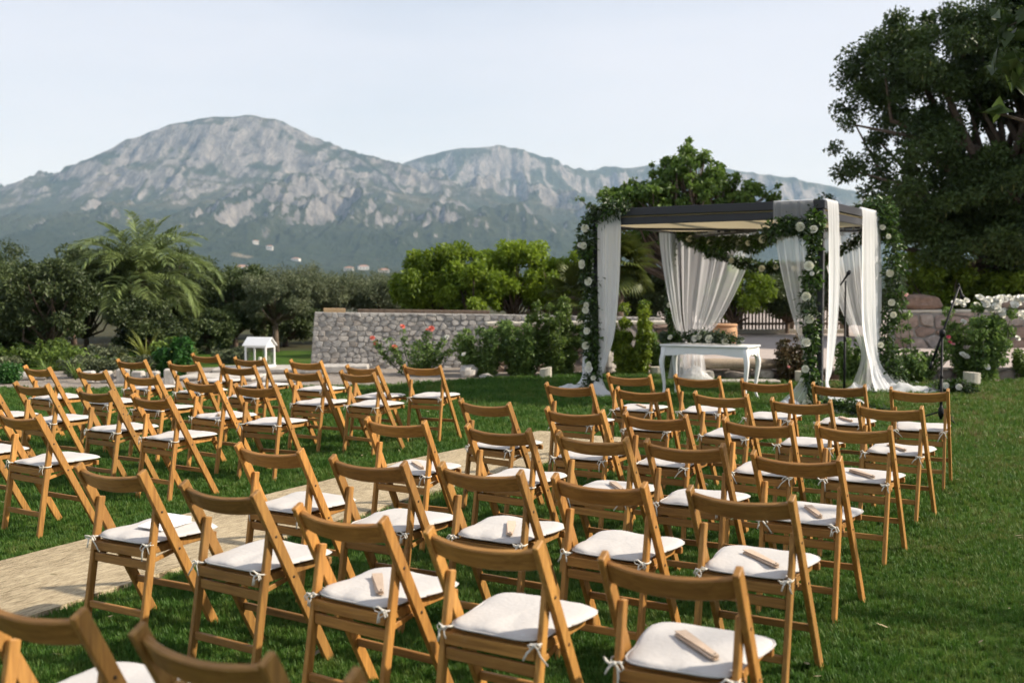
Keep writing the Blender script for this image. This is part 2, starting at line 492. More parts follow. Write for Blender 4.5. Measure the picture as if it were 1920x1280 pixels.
def land_height(x, y):
    r = np.hypot(x, y)
    base = -3 + 0.00001 * 0 + np.clip((r - 500) / 3500, 0, 1) ** 1.2 * 95
    best = base.copy()
    wx = (fbm(x / 420, y / 420, 3, 4) - 0.5) * 300
    wy = (fbm(x / 420, y / 420, 9, 4) - 0.5) * 300
    prox = np.full_like(x, 1e9)
    for P, k, L, tail in RIDGES:
        for i in range(len(P) - 1):
            ax, ay, az = P[i]; bx, by, bz = P[i + 1]
            dx, dy = bx - ax, by - ay
            t = np.clip(((x - ax) * dx + (y - ay) * dy) / (dx * dx + dy * dy), 0, 1)
            qx, qy = x - (ax + t * dx), y - (ay + t * dy)
            d0 = np.hypot(qx, qy)
            w = np.clip(d0 / 350, 0, 1)
            d = np.hypot(qx + wx * w, qy + wy * w)
            h = az + t * (bz - az) - (k * L * (1 - np.exp(-d / L)) + tail * d)
            prox = np.minimum(prox, d0)
            best = np.maximum(best, h)
    up = np.clip((best - base) / 130, 0, 1)
    calm = np.clip(prox / 200, 0.10, 1)
    rough = (fbm(x / 170, y / 170, 21, 5, 0.55, True) - 0.55) * 85 + (fbm(x / 52, y / 52, 31, 3, 0.5, True) - 0.5) * 26
    gul = (fbm(x / 95, y / 560, 51, 4, 0.55, True) - 0.55) * 120
    return best + (rough + gul) * up * calm + (fbm(x / 60, y / 60, 41, 3) - 0.5) * 5 * np.clip((r - 300) / 500, 0, 1)

def build_mountains():
    na, nr = 620, 250
    az = np.linspace(R(-36), R(36), na)
    rr = np.concatenate([np.geomspace(260, 2200, 70), np.linspace(2220, 4700, 140), np.linspace(4740, 7600, 40)])
    nr = len(rr)
    A, Q = np.meshgrid(az, rr, indexing='ij')
    X, Y = Q * np.sin(A), Q * np.cos(A)
    Z = land_height(X, Y)
    Z[:, 0] = -3.2
    V = np.stack([X, Y, Z], -1).reshape(-1, 3)
    i = np.arange(na - 1)[:, None] * nr + np.arange(nr - 1)[None, :]
    F = np.stack([i, i + 1, i + nr + 1, i + nr], -1).reshape(-1, 4)[:, ::-1]
    m, n, l, b = newmat('mountain_slopes')
    geo = N(n, 'NewGeometry')
    sep = N(n, 'SeparateXYZ'); l.new(geo.outputs['Normal'], sep.inputs[0])
    pos = N(n, 'SeparateXYZ'); l.new(geo.outputs['Position'], pos.inputs[0])
    mp = N(n, 'Mapping'); mp.inputs['Scale'].default_value = (1.3, 0.5, 0.35)
    l.new(geo.outputs['Position'], mp.inputs['Vector'])
    n1 = N(n, 'TexNoise', Scale=0.0045, Detail=9.0, Roughness=0.62); l.new(geo.outputs['Position'], n1.inputs['Vector'])
    n2 = N(n, 'TexNoise', Scale=0.022, Detail=8.0, Roughness=0.7); l.new(mp.outputs['Vector'], n2.inputs['Vector'])
    n3 = N(n, 'TexVoronoi', Scale=0.055); l.new(geo.outputs['Position'], n3.inputs['Vector'])
    # bare rock where it is steep and high, scrub on the gentle ground, wood low down
    steep = N(n, 'MapRange'); steep.inputs['From Min'].default_value = 0.92; steep.inputs['From Max'].default_value = 0.72
    l.new(sep.outputs['Z'], steep.inputs['Value'])
    high = N(n, 'MapRange'); high.inputs['From Min'].default_value = 130; high.inputs['From Max'].default_value = 330
    l.new(pos.outputs['Z'], high.inputs['Value'])
    s1 = N(n, 'Math'); s1.operation = 'MULTIPLY'; s1.inputs[1].default_value = 0.9
    l.new(steep.outputs[0], s1.inputs[0])
    s2 = N(n, 'Math'); s2.operation = 'MULTIPLY_ADD'; s2.inputs[1].default_value = 0.55
    l.new(high.outputs[0], s2.inputs[0]); l.new(s1.outputs[0], s2.inputs[2])
    s3 = N(n, 'Math'); s3.operation = 'MULTIPLY_ADD'; s3.inputs[1].default_value = 1.5
    l.new(n1.outputs['Fac'], s3.inputs[0]); l.new(s2.outputs[0], s3.inputs[2])
    s4 = N(n, 'Math'); s4.operation = 'MULTIPLY_ADD'; s4.inputs[1].default_value = 1.1
    l.new(n2.outputs['Fac'], s4.inputs[0]); l.new(s3.outputs[0], s4.inputs[2])
    rock = N(n, 'MapRange'); rock.inputs['From Min'].default_value = 1.92; rock.inputs['From Max'].default_value = 2.20
    l.new(s4.outputs[0], rock.inputs['Value'])
    rc = ramp(n, [(0.34, (0.070, 0.072, 0.075)), (0.5, (0.19, 0.18, 0.172)), (0.66, (0.31, 0.29, 0.27))])
    l.new(n2.outputs['Fac'], rc.inputs['Fac'])
    sc = ramp(n, [(0.3, (0.026, 0.040, 0.022)), (0.52, (0.058, 0.066, 0.036)), (0.75, (0.14, 0.12, 0.075))])
    l.new(n1.outputs['Fac'], sc.inputs['Fac'])
    wood = ramp(n, [(0.05, (0.010, 0.019, 0.009)), (0.6, (0.034, 0.050, 0.022))])
    l.new(n3.outputs['Distance'], wood.inputs['Fac'])
    low = N(n, 'MapRange'); low.inputs['From Min'].default_value = -60; low.inputs['From Max'].default_value = -200
    lz = N(n, 'Math'); lz.operation = 'MULTIPLY_ADD'; lz.inputs[1].default_value = -520.0
    l.new(n1.outputs['Fac'], lz.inputs[0]); l.new(pos.outputs['Z'], lz.inputs[2])
    l.new(lz.outputs[0], low.inputs['Value'])
    lw = N(n, 'Math'); lw.operation = 'MULTIPLY'; lw.inputs[1].default_value = 0.85
    l.new(low.outputs[0], lw.inputs[0])
    m1 = N(n, 'Mix'); m1.data_type = 'RGBA'
    l.new(lw.outputs[0], m1.inputs[0]); l.new(sc.outputs[0], m1.inputs[6]); l.new(wood.outputs[0], m1.inputs[7])
    m2 = N(n, 'Mix'); m2.data_type = 'RGBA'
    l.new(rock.outputs[0], m2.inputs[0]); l.new(m1.outputs[2], m2.inputs[6]); l.new(rc.outputs[0], m2.inputs[7])
    # pale fields in the valley
    n4 = N(n, 'TexNoise', Scale=0.006, Detail=2.0); l.new(geo.outputs['Position'], n4.inputs['Vector'])
    fld = N(n, 'MapRange'); fld.inputs['From Min'].default_value = 0.71; fld.inputs['From Max'].default_value = 0.74
    l.new(n4.outputs['Fac'], fld.inputs['Value'])
    flat = N(n, 'MapRange'); flat.inputs['From Min'].default_value = 95; flat.inputs['From Max'].default_value = 45
    l.new(pos.outputs['Z'], flat.inputs['Value'])
    fm = N(n, 'Math'); fm.operation = 'MULTIPLY'; l.new(fld.outputs[0], fm.inputs[0]); l.new(flat.outputs[0], fm.inputs[1])
    m3 = N(n, 'Mix'); m3.data_type = 'RGBA'; m3.inputs[7].default_value = (0.30, 0.25, 0.17, 1)
    l.new(fm.outputs[0], m3.inputs[0]); l.new(m2.outputs[2], m3.inputs[6])
    l.new(m3.outputs[2], b.inputs['Base Color'])
    b.inputs['Roughness'].default_value = 0.95
    b.inputs['Specular IOR Level'].default_value = 0.1
    bp = N(n, 'Bump', Strength=1.0, Distance=40.0)
    l.new(n2.outputs['Fac'], bp.inputs['Height']); l.new(bp.outputs['Normal'], b.inputs['Normal'])
    me = np_mesh('mountains', V, F, m, smooth=True)
    tag(ob('mountains', me), kind='structure')
build_mountains()

def house(x, y, w, d, h, rz, label, hip=True):
    z = float(land_height(np.array([float(x)]), np.array([float(y)]))[0]) - 1.0
    t = thing('farmhouse', label, 'house', (x, y, z), rz, 'white houses in the valley')
    ob('wall', MB().box((0, 0, h / 2), (w, d, h)).mesh('house_wall', M['house_wall']), t)
    e = 0.5
    vs = [(-w / 2 - e, -d / 2 - e, h), (w / 2 + e, -d / 2 - e, h), (w / 2 + e, d / 2 + e, h), (-w / 2 - e, d / 2 + e, h), (-w / 2 + (d / 2 if hip else -e), 0, h + d * 0.22), (w / 2 - (d / 2 if hip else -e), 0, h + d * 0.22)]
    ob('roof', MB().add(vs, [(0, 1, 5, 4), (2, 3, 4, 5), (1, 2, 5), (3, 0, 4), (3, 2, 1, 0)]).mesh('house_roof', M['house_roof']), t)
    for k in range(3):
        ob('window', MB().box((-w * 0.3 + k * w * 0.3, -d / 2 - 0.05, h * 0.55), (w * 0.1, 0.2, h * 0.28)).mesh('house_window', M['glass_dark']), t)

def bearing(a, d):
    t = (a - 960) / F_PX
    y = d / math.sqrt(1 + t * t)
    return t * y, y
for a, d, w, h, rz, lab in [
    (481, 2350, 12, 8, 0.3, 'small white house, left of the pair on the wooded lower slope'),
    (507, 2300, 13, 9, 0.1, 'brightest white house of the pair on the wooded lower slope'),
    (455, 2080, 22, 5, 0.2, 'long low pinkish house below the white pair on the slope'),
    (556, 2200, 16, 5, -0.2, 'faint long house right of the white pair on the slope'),
    (682, 1900, 18, 7, 0.25, 'white house in the fields above the left end of the stone wall'),
    (655, 1700, 14, 5, -0.1, 'low house among fields, left of the field house'),
    (720, 1500, 15, 5, 0.15, 'low pale house nearest the bright orange trees')]:
    x, y = bearing(a, d)
    house(x, y, w, w * 0.6, h, rz, lab)

# ------------------------------------------------------------------ ground, lawn, beds, terrace
def sheet(name, pts, z, mat, thick=0.0, kind='structure', sub=False):
    n = len(pts)
    mb = MB()
    vs = [(p[0], p[1], z) for p in pts]
    fs = [tuple(range(n))]
    if thick:
        vs += [(p[0], p[1], z - thick) for p in pts]
        fs += [(i, n + i, n + (i + 1) % n, (i + 1) % n) for i in range(n)]
    mb.add(vs, fs)
    o = ob(name, mb.mesh(name, mat))
    return tag(o, kind=kind)

def ground_mat(name, cols, scale, bump, bscale, rough=0.95):
    m, n, l, b = newmat(name)
    geo = N(n, 'NewGeometry')
    ns = N(n, 'TexNoise', Scale=scale, Detail=8.0, Roughness=0.65); l.new(geo.outputs['Position'], ns.inputs['Vector'])
    r = ramp(n, [(0.25 + 0.5 * i / (len(cols) - 1), c) for i, c in enumerate(cols)])
    l.new(ns.outputs['Fac'], r.inputs['Fac']); l.new(r.outputs[0], b.inputs['Base Color'])
    v = N(n, 'TexVoronoi', Scale=bscale); l.new(geo.outputs['Position'], v.inputs['Vector'])
    bp = N(n, 'Bump', Strength=bump, Distance=0.02)
    l.new(v.outputs['Distance'], bp.inputs['Height']); l.new(bp.outputs['Normal'], b.inputs['Normal'])
    b.inputs['Roughness'].default_value = rough
    b.inputs['Specular IOR Level'].default_value = 0.15
    return m
m_ground = ground_mat('orchard_ground', [(0.026, 0.028, 0.012), (0.050, 0.046, 0.022), (0.035, 0.050, 0.015)], 0.35, 0.6, 6)
S = 7800
# the ground plane runs to the horizon; beyond 300 m the mountain land rises out of it
sheet('ground', [(-S, -S), (S, -S), (S, S), (-S, S)], -3.5, m_ground)
sheet('garden_ground', [(-60, -25), (70, -25), (70, 62), (-60, 62)], -0.02, m_ground, 3.6)

# lawn
def lawn_material():
    m, n, l, b = newmat('lawn_soil_and_thatch')
    geo = N(n, 'NewGeometry')
    ns = N(n, 'TexNoise', Scale=0.8, Detail=8.0, Roughness=0.7); l.new(geo.outputs['Position'], ns.inputs['Vector'])
    r = ramp(n, [(0.3, (0.030, 0.070, 0.008)), (0.55, (0.055, 0.105, 0.014)), (0.72, (0.11, 0.11, 0.03))])
    l.new(ns.outputs['Fac'], r.inputs['Fac']); l.new(r.outputs[0], b.inputs['Base Color'])
    n2 = N(n, 'TexNoise', Scale=90.0, Detail=4.0); l.new(geo.outputs['Position'], n2.inputs['Vector'])
    bp = N(n, 'Bump', Strength=0.8, Distance=0.03)
    l.new(n2.outputs['Fac'], bp.inputs['Height']); l.new(bp.outputs['Normal'], b.inputs['Normal'])
    b.inputs['Roughness'].default_value = 0.95; b.inputs['Specular IOR Level'].default_value = 0.1
    return m
LAWN = [(-24, -12), (24, -12), (24, 18.2), (8.5, 18.1), (6.4, 17.5), (4.6, 18.0), (2.6, 19.3), (1.2, 19.7), (-0.8, 18.4), (-2.4, 17.3), (-4.5, 17.0), (-7.2, 17.0), (-11, 17.6), (-24, 18.4)]
sheet('lawn', LAWN, 0.0, lawn_material(), 0.02)

def inside(px, py, poly):
    c = np.zeros(len(px), bool)
    j = len(poly) - 1
    for i in range(len(poly)):
        xi, yi = poly[i]; xj, yj = poly[j]
        c ^= ((yi > py) != (yj > py)) & (px < (xj - xi) * (py - yi) / (yj - yi + 1e-12) + xi)
        j = i
    return c

RUG_U = (-5.77, -4.70)
RUG_V = (0.6, 10.2)
def rug_edge(v, side):
    """the runner is not laid quite straight"""
    return RUG_U[side] + 0.07 * np.sin(v * 0.62 + (0.4 if side else 0)) + 0.02 * np.sin(v * 2.3 + side)

def blade_mat():
    m, n, l, b = newmat('grass_blades')
    geo = N(n, 'NewGeometry'); oi = N(n, 'ObjectInfo')
    ns = N(n, 'TexNoise', Scale=1.1, Detail=7.0, Roughness=0.80); l.new(geo.outputs['Position'], ns.inputs['Vector'])
    # drier, thinner grass right of the chairs
    sx = N(n, 'SeparateXYZ'); l.new(geo.outputs['Position'], sx.inputs[0])
    dry = N(n, 'MapRange'); dry.inputs['From Min'].default_value = 1.4; dry.inputs['From Max'].default_value = 5.0
    dry.inputs['To Max'].default_value = 0.13
    l.new(sx.outputs['X'], dry.inputs['Value'])
    a = N(n, 'Math'); a.operation = 'MULTIPLY_ADD'; a.inputs[1].default_value = 0.26
    l.new(oi.outputs['Random'], a.inputs[0]); l.new(ns.outputs['Fac'], a.inputs[2])
    a2 = N(n, 'Math'); a2.operation = 'ADD'; l.new(a.outputs[0], a2.inputs[0]); l.new(dry.outputs[0], a2.inputs[1])
    r = ramp(n, [(0.36, (0.028, 0.082, 0.011)), (0.62, (0.068, 0.152, 0.020)), (0.82, (0.125, 0.180, 0.034)), (0.98, (0.21, 0.17, 0.075))])
    l.new(a2.outputs[0], r.inputs['Fac'])
    l.new(r.outputs[0], b.inputs['Base Color'])
    b.inputs['Roughness'].default_value = 0.55; b.inputs['Specular IOR Level'].default_value = 0.25
    tr = N(n, 'BsdfTranslucent'); l.new(r.outputs[0], tr.inputs['Color'])
    mx = N(n, 'MixShader'); mx.inputs['Fac'].default_value = 0.35
    l.new(b.outputs[0], mx.inputs[1]); l.new(tr.outputs[0], mx.inputs[2])
    l.new(mx.outputs[0], n['Material Output'].inputs['Surface'])
    return m

def build_grass():
    rng = np.random.default_rng(5)
    pts, scl = [], []
    for y0, y1, dens, sc in [(1.6, 4.2, 2600, 0.68), (4.2, 7.0, 1700, 0.78), (7.0, 11.0, 800, 1.0), (11.0, 20.0, 300, 1.35)]:
        hw = y1 * 0.66 + 1.2
        n = int((y1 - y0) * 2 * hw * dens)
        x = rng.uniform(-hw, hw, n); y = rng.uniform(y0, y1, n)
        k = np.abs(x) < y * 0.66 + 1.1
        x, y = x[k], y[k]
        k = inside(x, y, LAWN)
        u = x * AXR[0] + y * AXR[1]; v = x * AXF[0] + y * AXF[1]
        k &= ~((u > rug_edge(v, 0) - 0.012) & (u < rug_edge(v, 1) + 0.012) & (v < RUG_V[1] + 0.012))
        pn = vnoise(x * 0.9, y * 0.9, 77)
        k &= rng.uniform(0, 1, len(x)) < 0.62 + 0.55 * pn - 0.25 * np.clip((x - 1.5) / 3, 0, 1)
        x, y = x[k], y[k]
        pts.append(np.stack([x, y, np.zeros_like(x)], -1)); scl.append(sc * rng.uniform(0.7, 1.25, len(x)) * (0.8 + 0.4 * vnoise(x * 2.2, y * 2.2, 5)))
    P = np.concatenate(pts).astype(np.float32); Sc = np.concatenate(scl).astype(np.float32)
    me = bpy.data.meshes.new('grass_points')
    me.vertices.add(len(P)); me.vertices.foreach_set('co', P.ravel())
    at = me.attributes.new('sc', 'FLOAT', 'POINT'); at.data.foreach_set('value', Sc)
    at = me.attributes.new('rz', 'FLOAT', 'POINT'); at.data.foreach_set('value', rng.uniform(0, 6.283, len(P)).astype(np.float32))
    at = me.attributes.new('pick', 'INT', 'POINT'); at.data.foreach_set('value', rng.integers(0, 3, len(P)).astype(np.int32))
    me.update()
    mat = blade_mat()
    hid = bpy.data.collections.new('grass_tufts')
    for k in range(3):
        V, F = [], []
        for i in range(16):
            a = rng.uniform(0, 6.28); r0 = rng.uniform(0, 0.030)
            bx, by = r0 * math.cos(a), r0 * math.sin(a)
            a2 = rng.uniform(0, 6.28); lean = rng.uniform(0.1, 1.0) * 0.024
            h = rng.uniform(0.022, 0.046); w = rng.uniform(0.0016, 0.0028)
            sx, sy = -math.sin(a2) * w, math.cos(a2) * w
            lx, ly = math.cos(a2) * lean, math.sin(a2) * lean
            o = len(V)
            V += [(bx - sx, by - sy, 0), (bx + sx, by + sy, 0), (bx + lx * .35 + sx * .9, by + ly * .35 + sy * .9, h * .62), (bx + lx * .35 - sx * .9, by + ly * .35 - sy * .9, h * .62), (bx + lx, by + ly, h)]
            F += [(o, o + 1, o + 2), (o, o + 2, o + 3), (o + 3, o + 2, o + 4)]
        tm = np_mesh('grass_tuft', np.array(V), np.array(F), mat)
        to = bpy.data.objects.new('grass_tuft', tm); hid.objects.link(to)
    g = bpy.data.node_groups.new('grass_scatter', 'GeometryNodeTree')
    g.interface.new_socket('Geometry', in_out='INPUT', socket_type='NodeSocketGeometry')
    g.interface.new_socket('Geometry', in_out='OUTPUT', socket_type='NodeSocketGeometry')
    gi, go = g.nodes.new('NodeGroupInput'), g.nodes.new('NodeGroupOutput')
    ip = g.nodes.new('GeometryNodeInstanceOnPoints')
    ci = g.nodes.new('GeometryNodeCollectionInfo'); ci.inputs['Collection'].default_value = hid
    ci.inputs['Separate Children'].default_value = True; ci.inputs['Reset Children'].default_value = True
    def attr(nm, ty):
        a = g.nodes.new('GeometryNodeInputNamedAttribute'); a.data_type = ty; a.inputs['Name'].default_value = nm
        return a.outputs['Attribute']
    cx = g.nodes.new('ShaderNodeCombineXYZ')
    g.links.new(attr('rz', 'FLOAT'), cx.inputs[2])
    g.links.new(gi.outputs[0], ip.inputs['Points'])
    g.links.new(ci.outputs[0], ip.inputs['Instance'])
    ip.inputs['Pick Instance'].default_value = True
    g.links.new(attr('pick', 'INT'), ip.inputs['Instance Index'])
    g.links.new(cx.outputs[0], ip.inputs['Rotation'])
    g.links.new(attr('sc', 'FLOAT'), ip.inputs['Scale'])
    g.links.new(ip.outputs[0], go.inputs[0])
    o = ob('grass', me)
    md = o.modifiers.new('scatter', 'NODES'); md.node_group = g
    tag(o, 'short mown green lawn grass around the rows of chairs', 'grass', kind='stuff')
    print('grass tufts', len(P))
build_grass()

sheet('far_lawn', [(-30, 20.4), (-11, 20.2), (-6.5, 21.4), (-3.95, 22.2), (-3.95, 27), (-30, 27)], -0.006, bpy.data.materials['lawn_soil_and_thatch'], 0.01)
# leaf litter and petals blown onto the lawn
def litter():
    rng = np.random.default_rng(14)
    n = 420
    y = rng.uniform(2.2, 16.5, n); x = rng.uniform(-0.55, 0.55, n) * y + np.where(rng.uniform(0, 1, n) < 0.45, 0.25 * y, 0)
    C_ = np.stack([x, y, rng.uniform(0.028, 0.045, n)], -1)
    k = inside(x, y, LAWN) & (x < 0.6 * y)
    C_ = C_[k]; n = len(C_)
    a = rng.uniform(0, 6.283, n)
    D = np.stack([np.cos(a), np.sin(a), rng.normal(0, 0.25, n)], -1)
    Sd = np.stack([-np.sin(a), np.cos(a), rng.normal(0, 0.3, n)], -1)
    L = rng.uniform(0.012, 0.032, (n, 1)); W = L * rng.uniform(0.15, 0.6, (n, 1))
    V = np.stack([C_ - D * L, C_ - Sd * W, C_ + D * L, C_ + Sd * W], 1).reshape(-1, 3)
    i = np.arange(n)[:, None] * 4
    F = i + np.array([[0, 1, 2, 3]])
    o = ob('leaf_litter', np_mesh('leaf_litter', V, F, leaf_mat('dry_litter', (0.10, 0.07, 0.03), (0.50, 0.42, 0.24), 0.2), col=np.repeat(rng.uniform(0, 1, n), 4)))
    tag(o, 'dry leaves and straw scattered over the lawn', 'leaf litter', kind='stuff')
litter()
# gravel and paving beyond the lawn
m_gravel = ground_mat('pale_gravel', [(0.20, 0.17, 0.14), (0.29, 0.25, 0.21), (0.38, 0.34, 0.30)], 3.0, 1.0, 45)
m_terrace = ground_mat('pinkish_terrace_paving', [(0.34, 0.29, 0.26), (0.42, 0.36, 0.32), (0.38, 0.33, 0.30)], 0.9, 0.3, 60)
sheet('gravel_bed', [(-24, 15.6), (-4.6, 15.6), (-2.4, 16.6), (-0.8, 18.0), (1.2, 19.3), (3.2, 19.0), (3.2, 23.5), (-3.8, 23.5), (-6.5, 21.6), (-11, 20.4), (-24, 20.6)], -0.008, m_gravel, 0.01)
sheet('planting_bed', [(2.9, 17.6), (9, 17.2), (24, 17.6), (24, 18.9), (2.9, 18.9)], -0.004, M['soil'], 0.01)
sheet('terrace', [(2.9, 18.55), (24, 18.35), (60, 18.35), (60, 58), (2.9, 58)], 0.18, m_terrace, 0.22)

# ------------------------------------------------------------------ stone walls
def clip_poly(P, nx, ny, c):
    """keep the side where nx*x + ny*y <= c"""
    out = []
    for i in range(len(P)):
        a, b = P[i], P[(i + 1) % len(P)]
        da, db = nx * a[0] + ny * a[1] - c, nx * b[0] + ny * b[1] - c
        if da <= 0: out.append(a)
        if (da < 0) != (db < 0):
            t = da / (da - db)
            out.append((a[0] + t * (b[0] - a[0]), a[1] + t * (b[1] - a[1])))
    return out

def stone_cells(outline, sw, sh, rng, joint):
    xs = [p[0] for p in outline]; zs = [p[1] for p in outline]
    sites, z, r = [], min(zs) + sh * 0.5, 0
    while z < max(zs) + sh * 0.5:
        x = min(xs) + rng.uniform(0, sw)
        while x < max(xs) + sw * 0.4:
            sites.append((x + rng.uniform(-.1, .1) * sw, z + rng.uniform(-.3, .3) * sh))
            x += sw * rng.uniform(0.62, 1.45)
        z += sh * rng.uniform(0.8, 1.2)
    S_ = np.array(sites)
    ar = sh / sw                                  # squash so that cells lie flat
    cells = []
    for i, (x, z) in enumerate(sites):
        P = [(p[0] * ar, p[1]) for p in outline]
        X, Z = x * ar, z
        d = np.hypot((S_[:, 0] - x) * ar, S_[:, 1] - z)
        for j in np.argsort(d)[1:18]:
            X2, Z2 = S_[j, 0] * ar, S_[j, 1]
            nx, nz = X2 - X, Z2 - Z
            L = math.hypot(nx, nz)
            P = clip_poly(P, nx / L, nz / L, (nx * (X + X2) / 2 + nz * (Z + Z2) / 2) / L - joint / 2)
            if len(P) < 3: break
        if len(P) < 3: continue
        P = [(p[0] / ar, p[1]) for p in P]
        A = 0.5 * abs(sum(P[k][0] * P[(k + 1) % len(P)][1] - P[(k + 1) % len(P)][0] * P[k][1] for k in range(len(P))))
        if A > 0.12 * sw * sh:
            cells.append((A, P))
    return cells

def rounded(P, rng, k=0.15):
    """cut the corners of a cell so that it reads as a stone"""
    out = []
    n = len(P)
    for i in range(n):
        a, b, c = P[i - 1], P[i], P[(i + 1) % n]
        q = k * rng.uniform(0.7, 1.3)
        out.append((b[0] + (a[0] - b[0]) * q, b[1] + (a[1] - b[1]) * q))
        out.append((b[0] + (c[0] - b[0]) * q, b[1] + (c[1] - b[1]) * q))
    return out

def stone_mesh(P, depth, rng, mat):
    cx = sum(p[0] for p in P) / len(P); cz = sum(p[1] for p in P) / len(P)
    Q = rounded(P, rng)
    n = len(Q)
    d = depth * rng.uniform(0.55, 1.3)
    tx, tz = rng.uniform(-.12, .12), rng.uniform(-.15, .15)
    vs = []
    for s, y in ((1.0, 0.03), (1.0, -d * 0.55), (0.87, -d)):
        for p in Q:
            x, z = (p[0] - cx) * s, (p[1] - cz) * s
            vs.append((x, y + (tx * x + tz * z if y < 0 else 0) + (rng.uniform(-.1, .1) * d if y < 0 else 0), z))
    vs.append((0, -d * 1.08, 0))
    fs = []
    for r in range(2):
        for i in range(n):
            j = (i + 1) % n
            fs.append((r * n + i, r * n + j, (r + 1) * n + j, (r + 1) * n + i))
    fs += [(2 * n + i, 2 * n + (i + 1) % n, 3 * n) for i in range(n)]
    return MB().add(vs, fs).mesh('stone', mat), (cx, 0, cz)

def stone_wall(name, label, p0, p1, outline, thick, sw, sh, mat, seed, depth=0.05, joint=0.02, cat='stone wall', cap=None):
    """a wall from p0 to p1; the front faces the lawn; outline in metres along / up"""
    rng = np.random.default_rng(seed)
    rz = math.atan2(p1[1] - p0[1], p1[0] - p0[0])
    t = thing(name, label, cat, (p0[0], p0[1], p0[2] if len(p0) > 2 else 0), rz)
    n = len(outline)
    core = MB()
    core.add([(p[0], 0.0, p[1]) for p in outline] + [(p[0], thick, p[1]) for p in outline],
             [tuple(range(n)), tuple(range(2 * n - 1, n - 1, -1))] + [(i, n + i, n + (i + 1) % n, (i + 1) % n) for i in range(n)])
    ob('wall_core', core.mesh('wall_core', M['mortar']), t)
    cells = sorted(stone_cells(outline, sw, sh, rng, joint), key=lambda c: -c[0])
    for A, P in cells[:300]:
        me, loc = stone_mesh(P, depth, rng, mat)
        ob('stone', me, t, loc)
    if len(cells) > 300:                          # the smallest ones, past what can be picked apart
        rest = MB()
        for A, P in cells[300:]:
            me, loc = stone_mesh(P, depth, rng, mat)
            rest.add([(v.co.x + loc[0], v.co.y, v.co.z + loc[2]) for v in me.vertices], [tuple(p.vertices) for p in me.polygons])
            bpy.data.meshes.remove(me)
        ob('small_stones', rest.mesh('small_stones', mat), t)['kind'] = 'stuff'
    if cap:
        z, h, over, w = cap
        L = max(p[0] for p in outline); x = -over
        while x < L + over - 0.1:
            ww = min(w * rng.uniform(0.7, 1.3), L + over - x)
            if L + over - x - ww < 0.25: ww = L + over - x
            ob('coping_stone', MB().box((0, 0, 0), (ww - 0.012, thick + 2 * over, h * rng.uniform(0.9, 1.1)), None, 0.012).mesh('coping_stone', M['pale_stone']), t, (x + ww / 2, thick / 2, z + h / 2))
            x += ww
    return t, len(cells)

wall_main, n1_ = stone_wall('garden_wall', 'long grey rubble stone garden wall behind the rose beds', (-3.87, 20.95), (3.0, 22.0),
                         [(0, -0.05), (6.95, -0.05), (6.95, 0.93), (3.4, 1.02), (0.10, 1.085)], 0.5, 0.145, 0.094, M['grey_stone'], 3, 0.022, 0.006)
low_wall, n2_ = stone_wall('retaining_wall', 'low stone wall with pale coping behind the leafy rose bushes', (-0.45, 20.2), (3.0, 20.6),
                        [(0, -0.05), (3.45, -0.05), (3.45, 0.84), (0, 0.84)], 0.4, 0.30, 0.20, M['red_stone'], 8, 0.05, 0.02, cap=(0.842, 0.07, 0.03, 0.8))
right_wall, n3_ = stone_wall('terrace_wall', 'shaded reddish stone wall behind the white rose bush', (8.45, 24.2, 0.18), (17.5, 24.0),
                          [(0, -0.03), (9.05, -0.03), (9.05, 0.78), (0, 0.78)], 0.5, 0.44, 0.25, M['red_stone'], 12, 0.06, 0.025, cap=(0.782, 0.06, 0.02, 1.1))
kerb_wall, n4_ = stone_wall('terrace_edging', 'low rough stone edging along the raised terrace behind the arch', (2.9, 18.50), (16.0, 18.30),
                         [(0, -0.04), (13.1, -0.04), (13.1, 0.172), (0, 0.172)], 0.06, 0.34, 0.16, M['red_stone'], 15, 0.07, 0.02, cat='stone edging')
print('stones', n1_, n2_, n3_, n4_)

def boulder(seed, s, mat, name='boulder'):
    rng = np.random.default_rng(seed)
    nu, nv = 14, 9
    mb = MB()
    for j in range(nv + 1):
        ph = -math.pi / 2 + math.pi * j / nv
        for i in range(nu):
            a = 2 * math.pi * i / nu
            p = np.array([math.cos(ph) * math.cos(a), math.cos(ph) * math.sin(a), math.sin(ph)])
            q = np.sign(p) * np.abs(p) ** 0.7
            k = 0.85 + 0.3 * float(vnoise(np.array([q[0] * 1.7 + seed * 3.1]), np.array([q[1] * 1.7 + q[2] * 2.3]), seed)[0])
            mb.v.append((q[0] * k * s[0] / 2, q[1] * k * s[1] / 2, q[2] * k * s[2] / 2 + s[2] * 0.42))
    for j in range(nv):
        for i in range(nu):
            i2 = (i + 1) % nu
            mb.f.append((j * nu + i, j * nu + i2, (j + 1) * nu + i2, (j + 1) * nu + i))
    return mb.mesh(name, mat, smooth=False)
tag(ob('boulder', boulder(2, (0.95, 0.5, 0.36), M['red_stone']), None, (9.05, 24.4, 1.02)), 'large flat grey boulder resting on the shaded stone wall', 'boulder')
tag(ob('boulder', boulder(5, (0.7, 0.5, 0.30), M['red_stone']), None, (11.1, 24.4, 1.02)), 'boulder at the right end of the shaded stone wall', 'boulder')
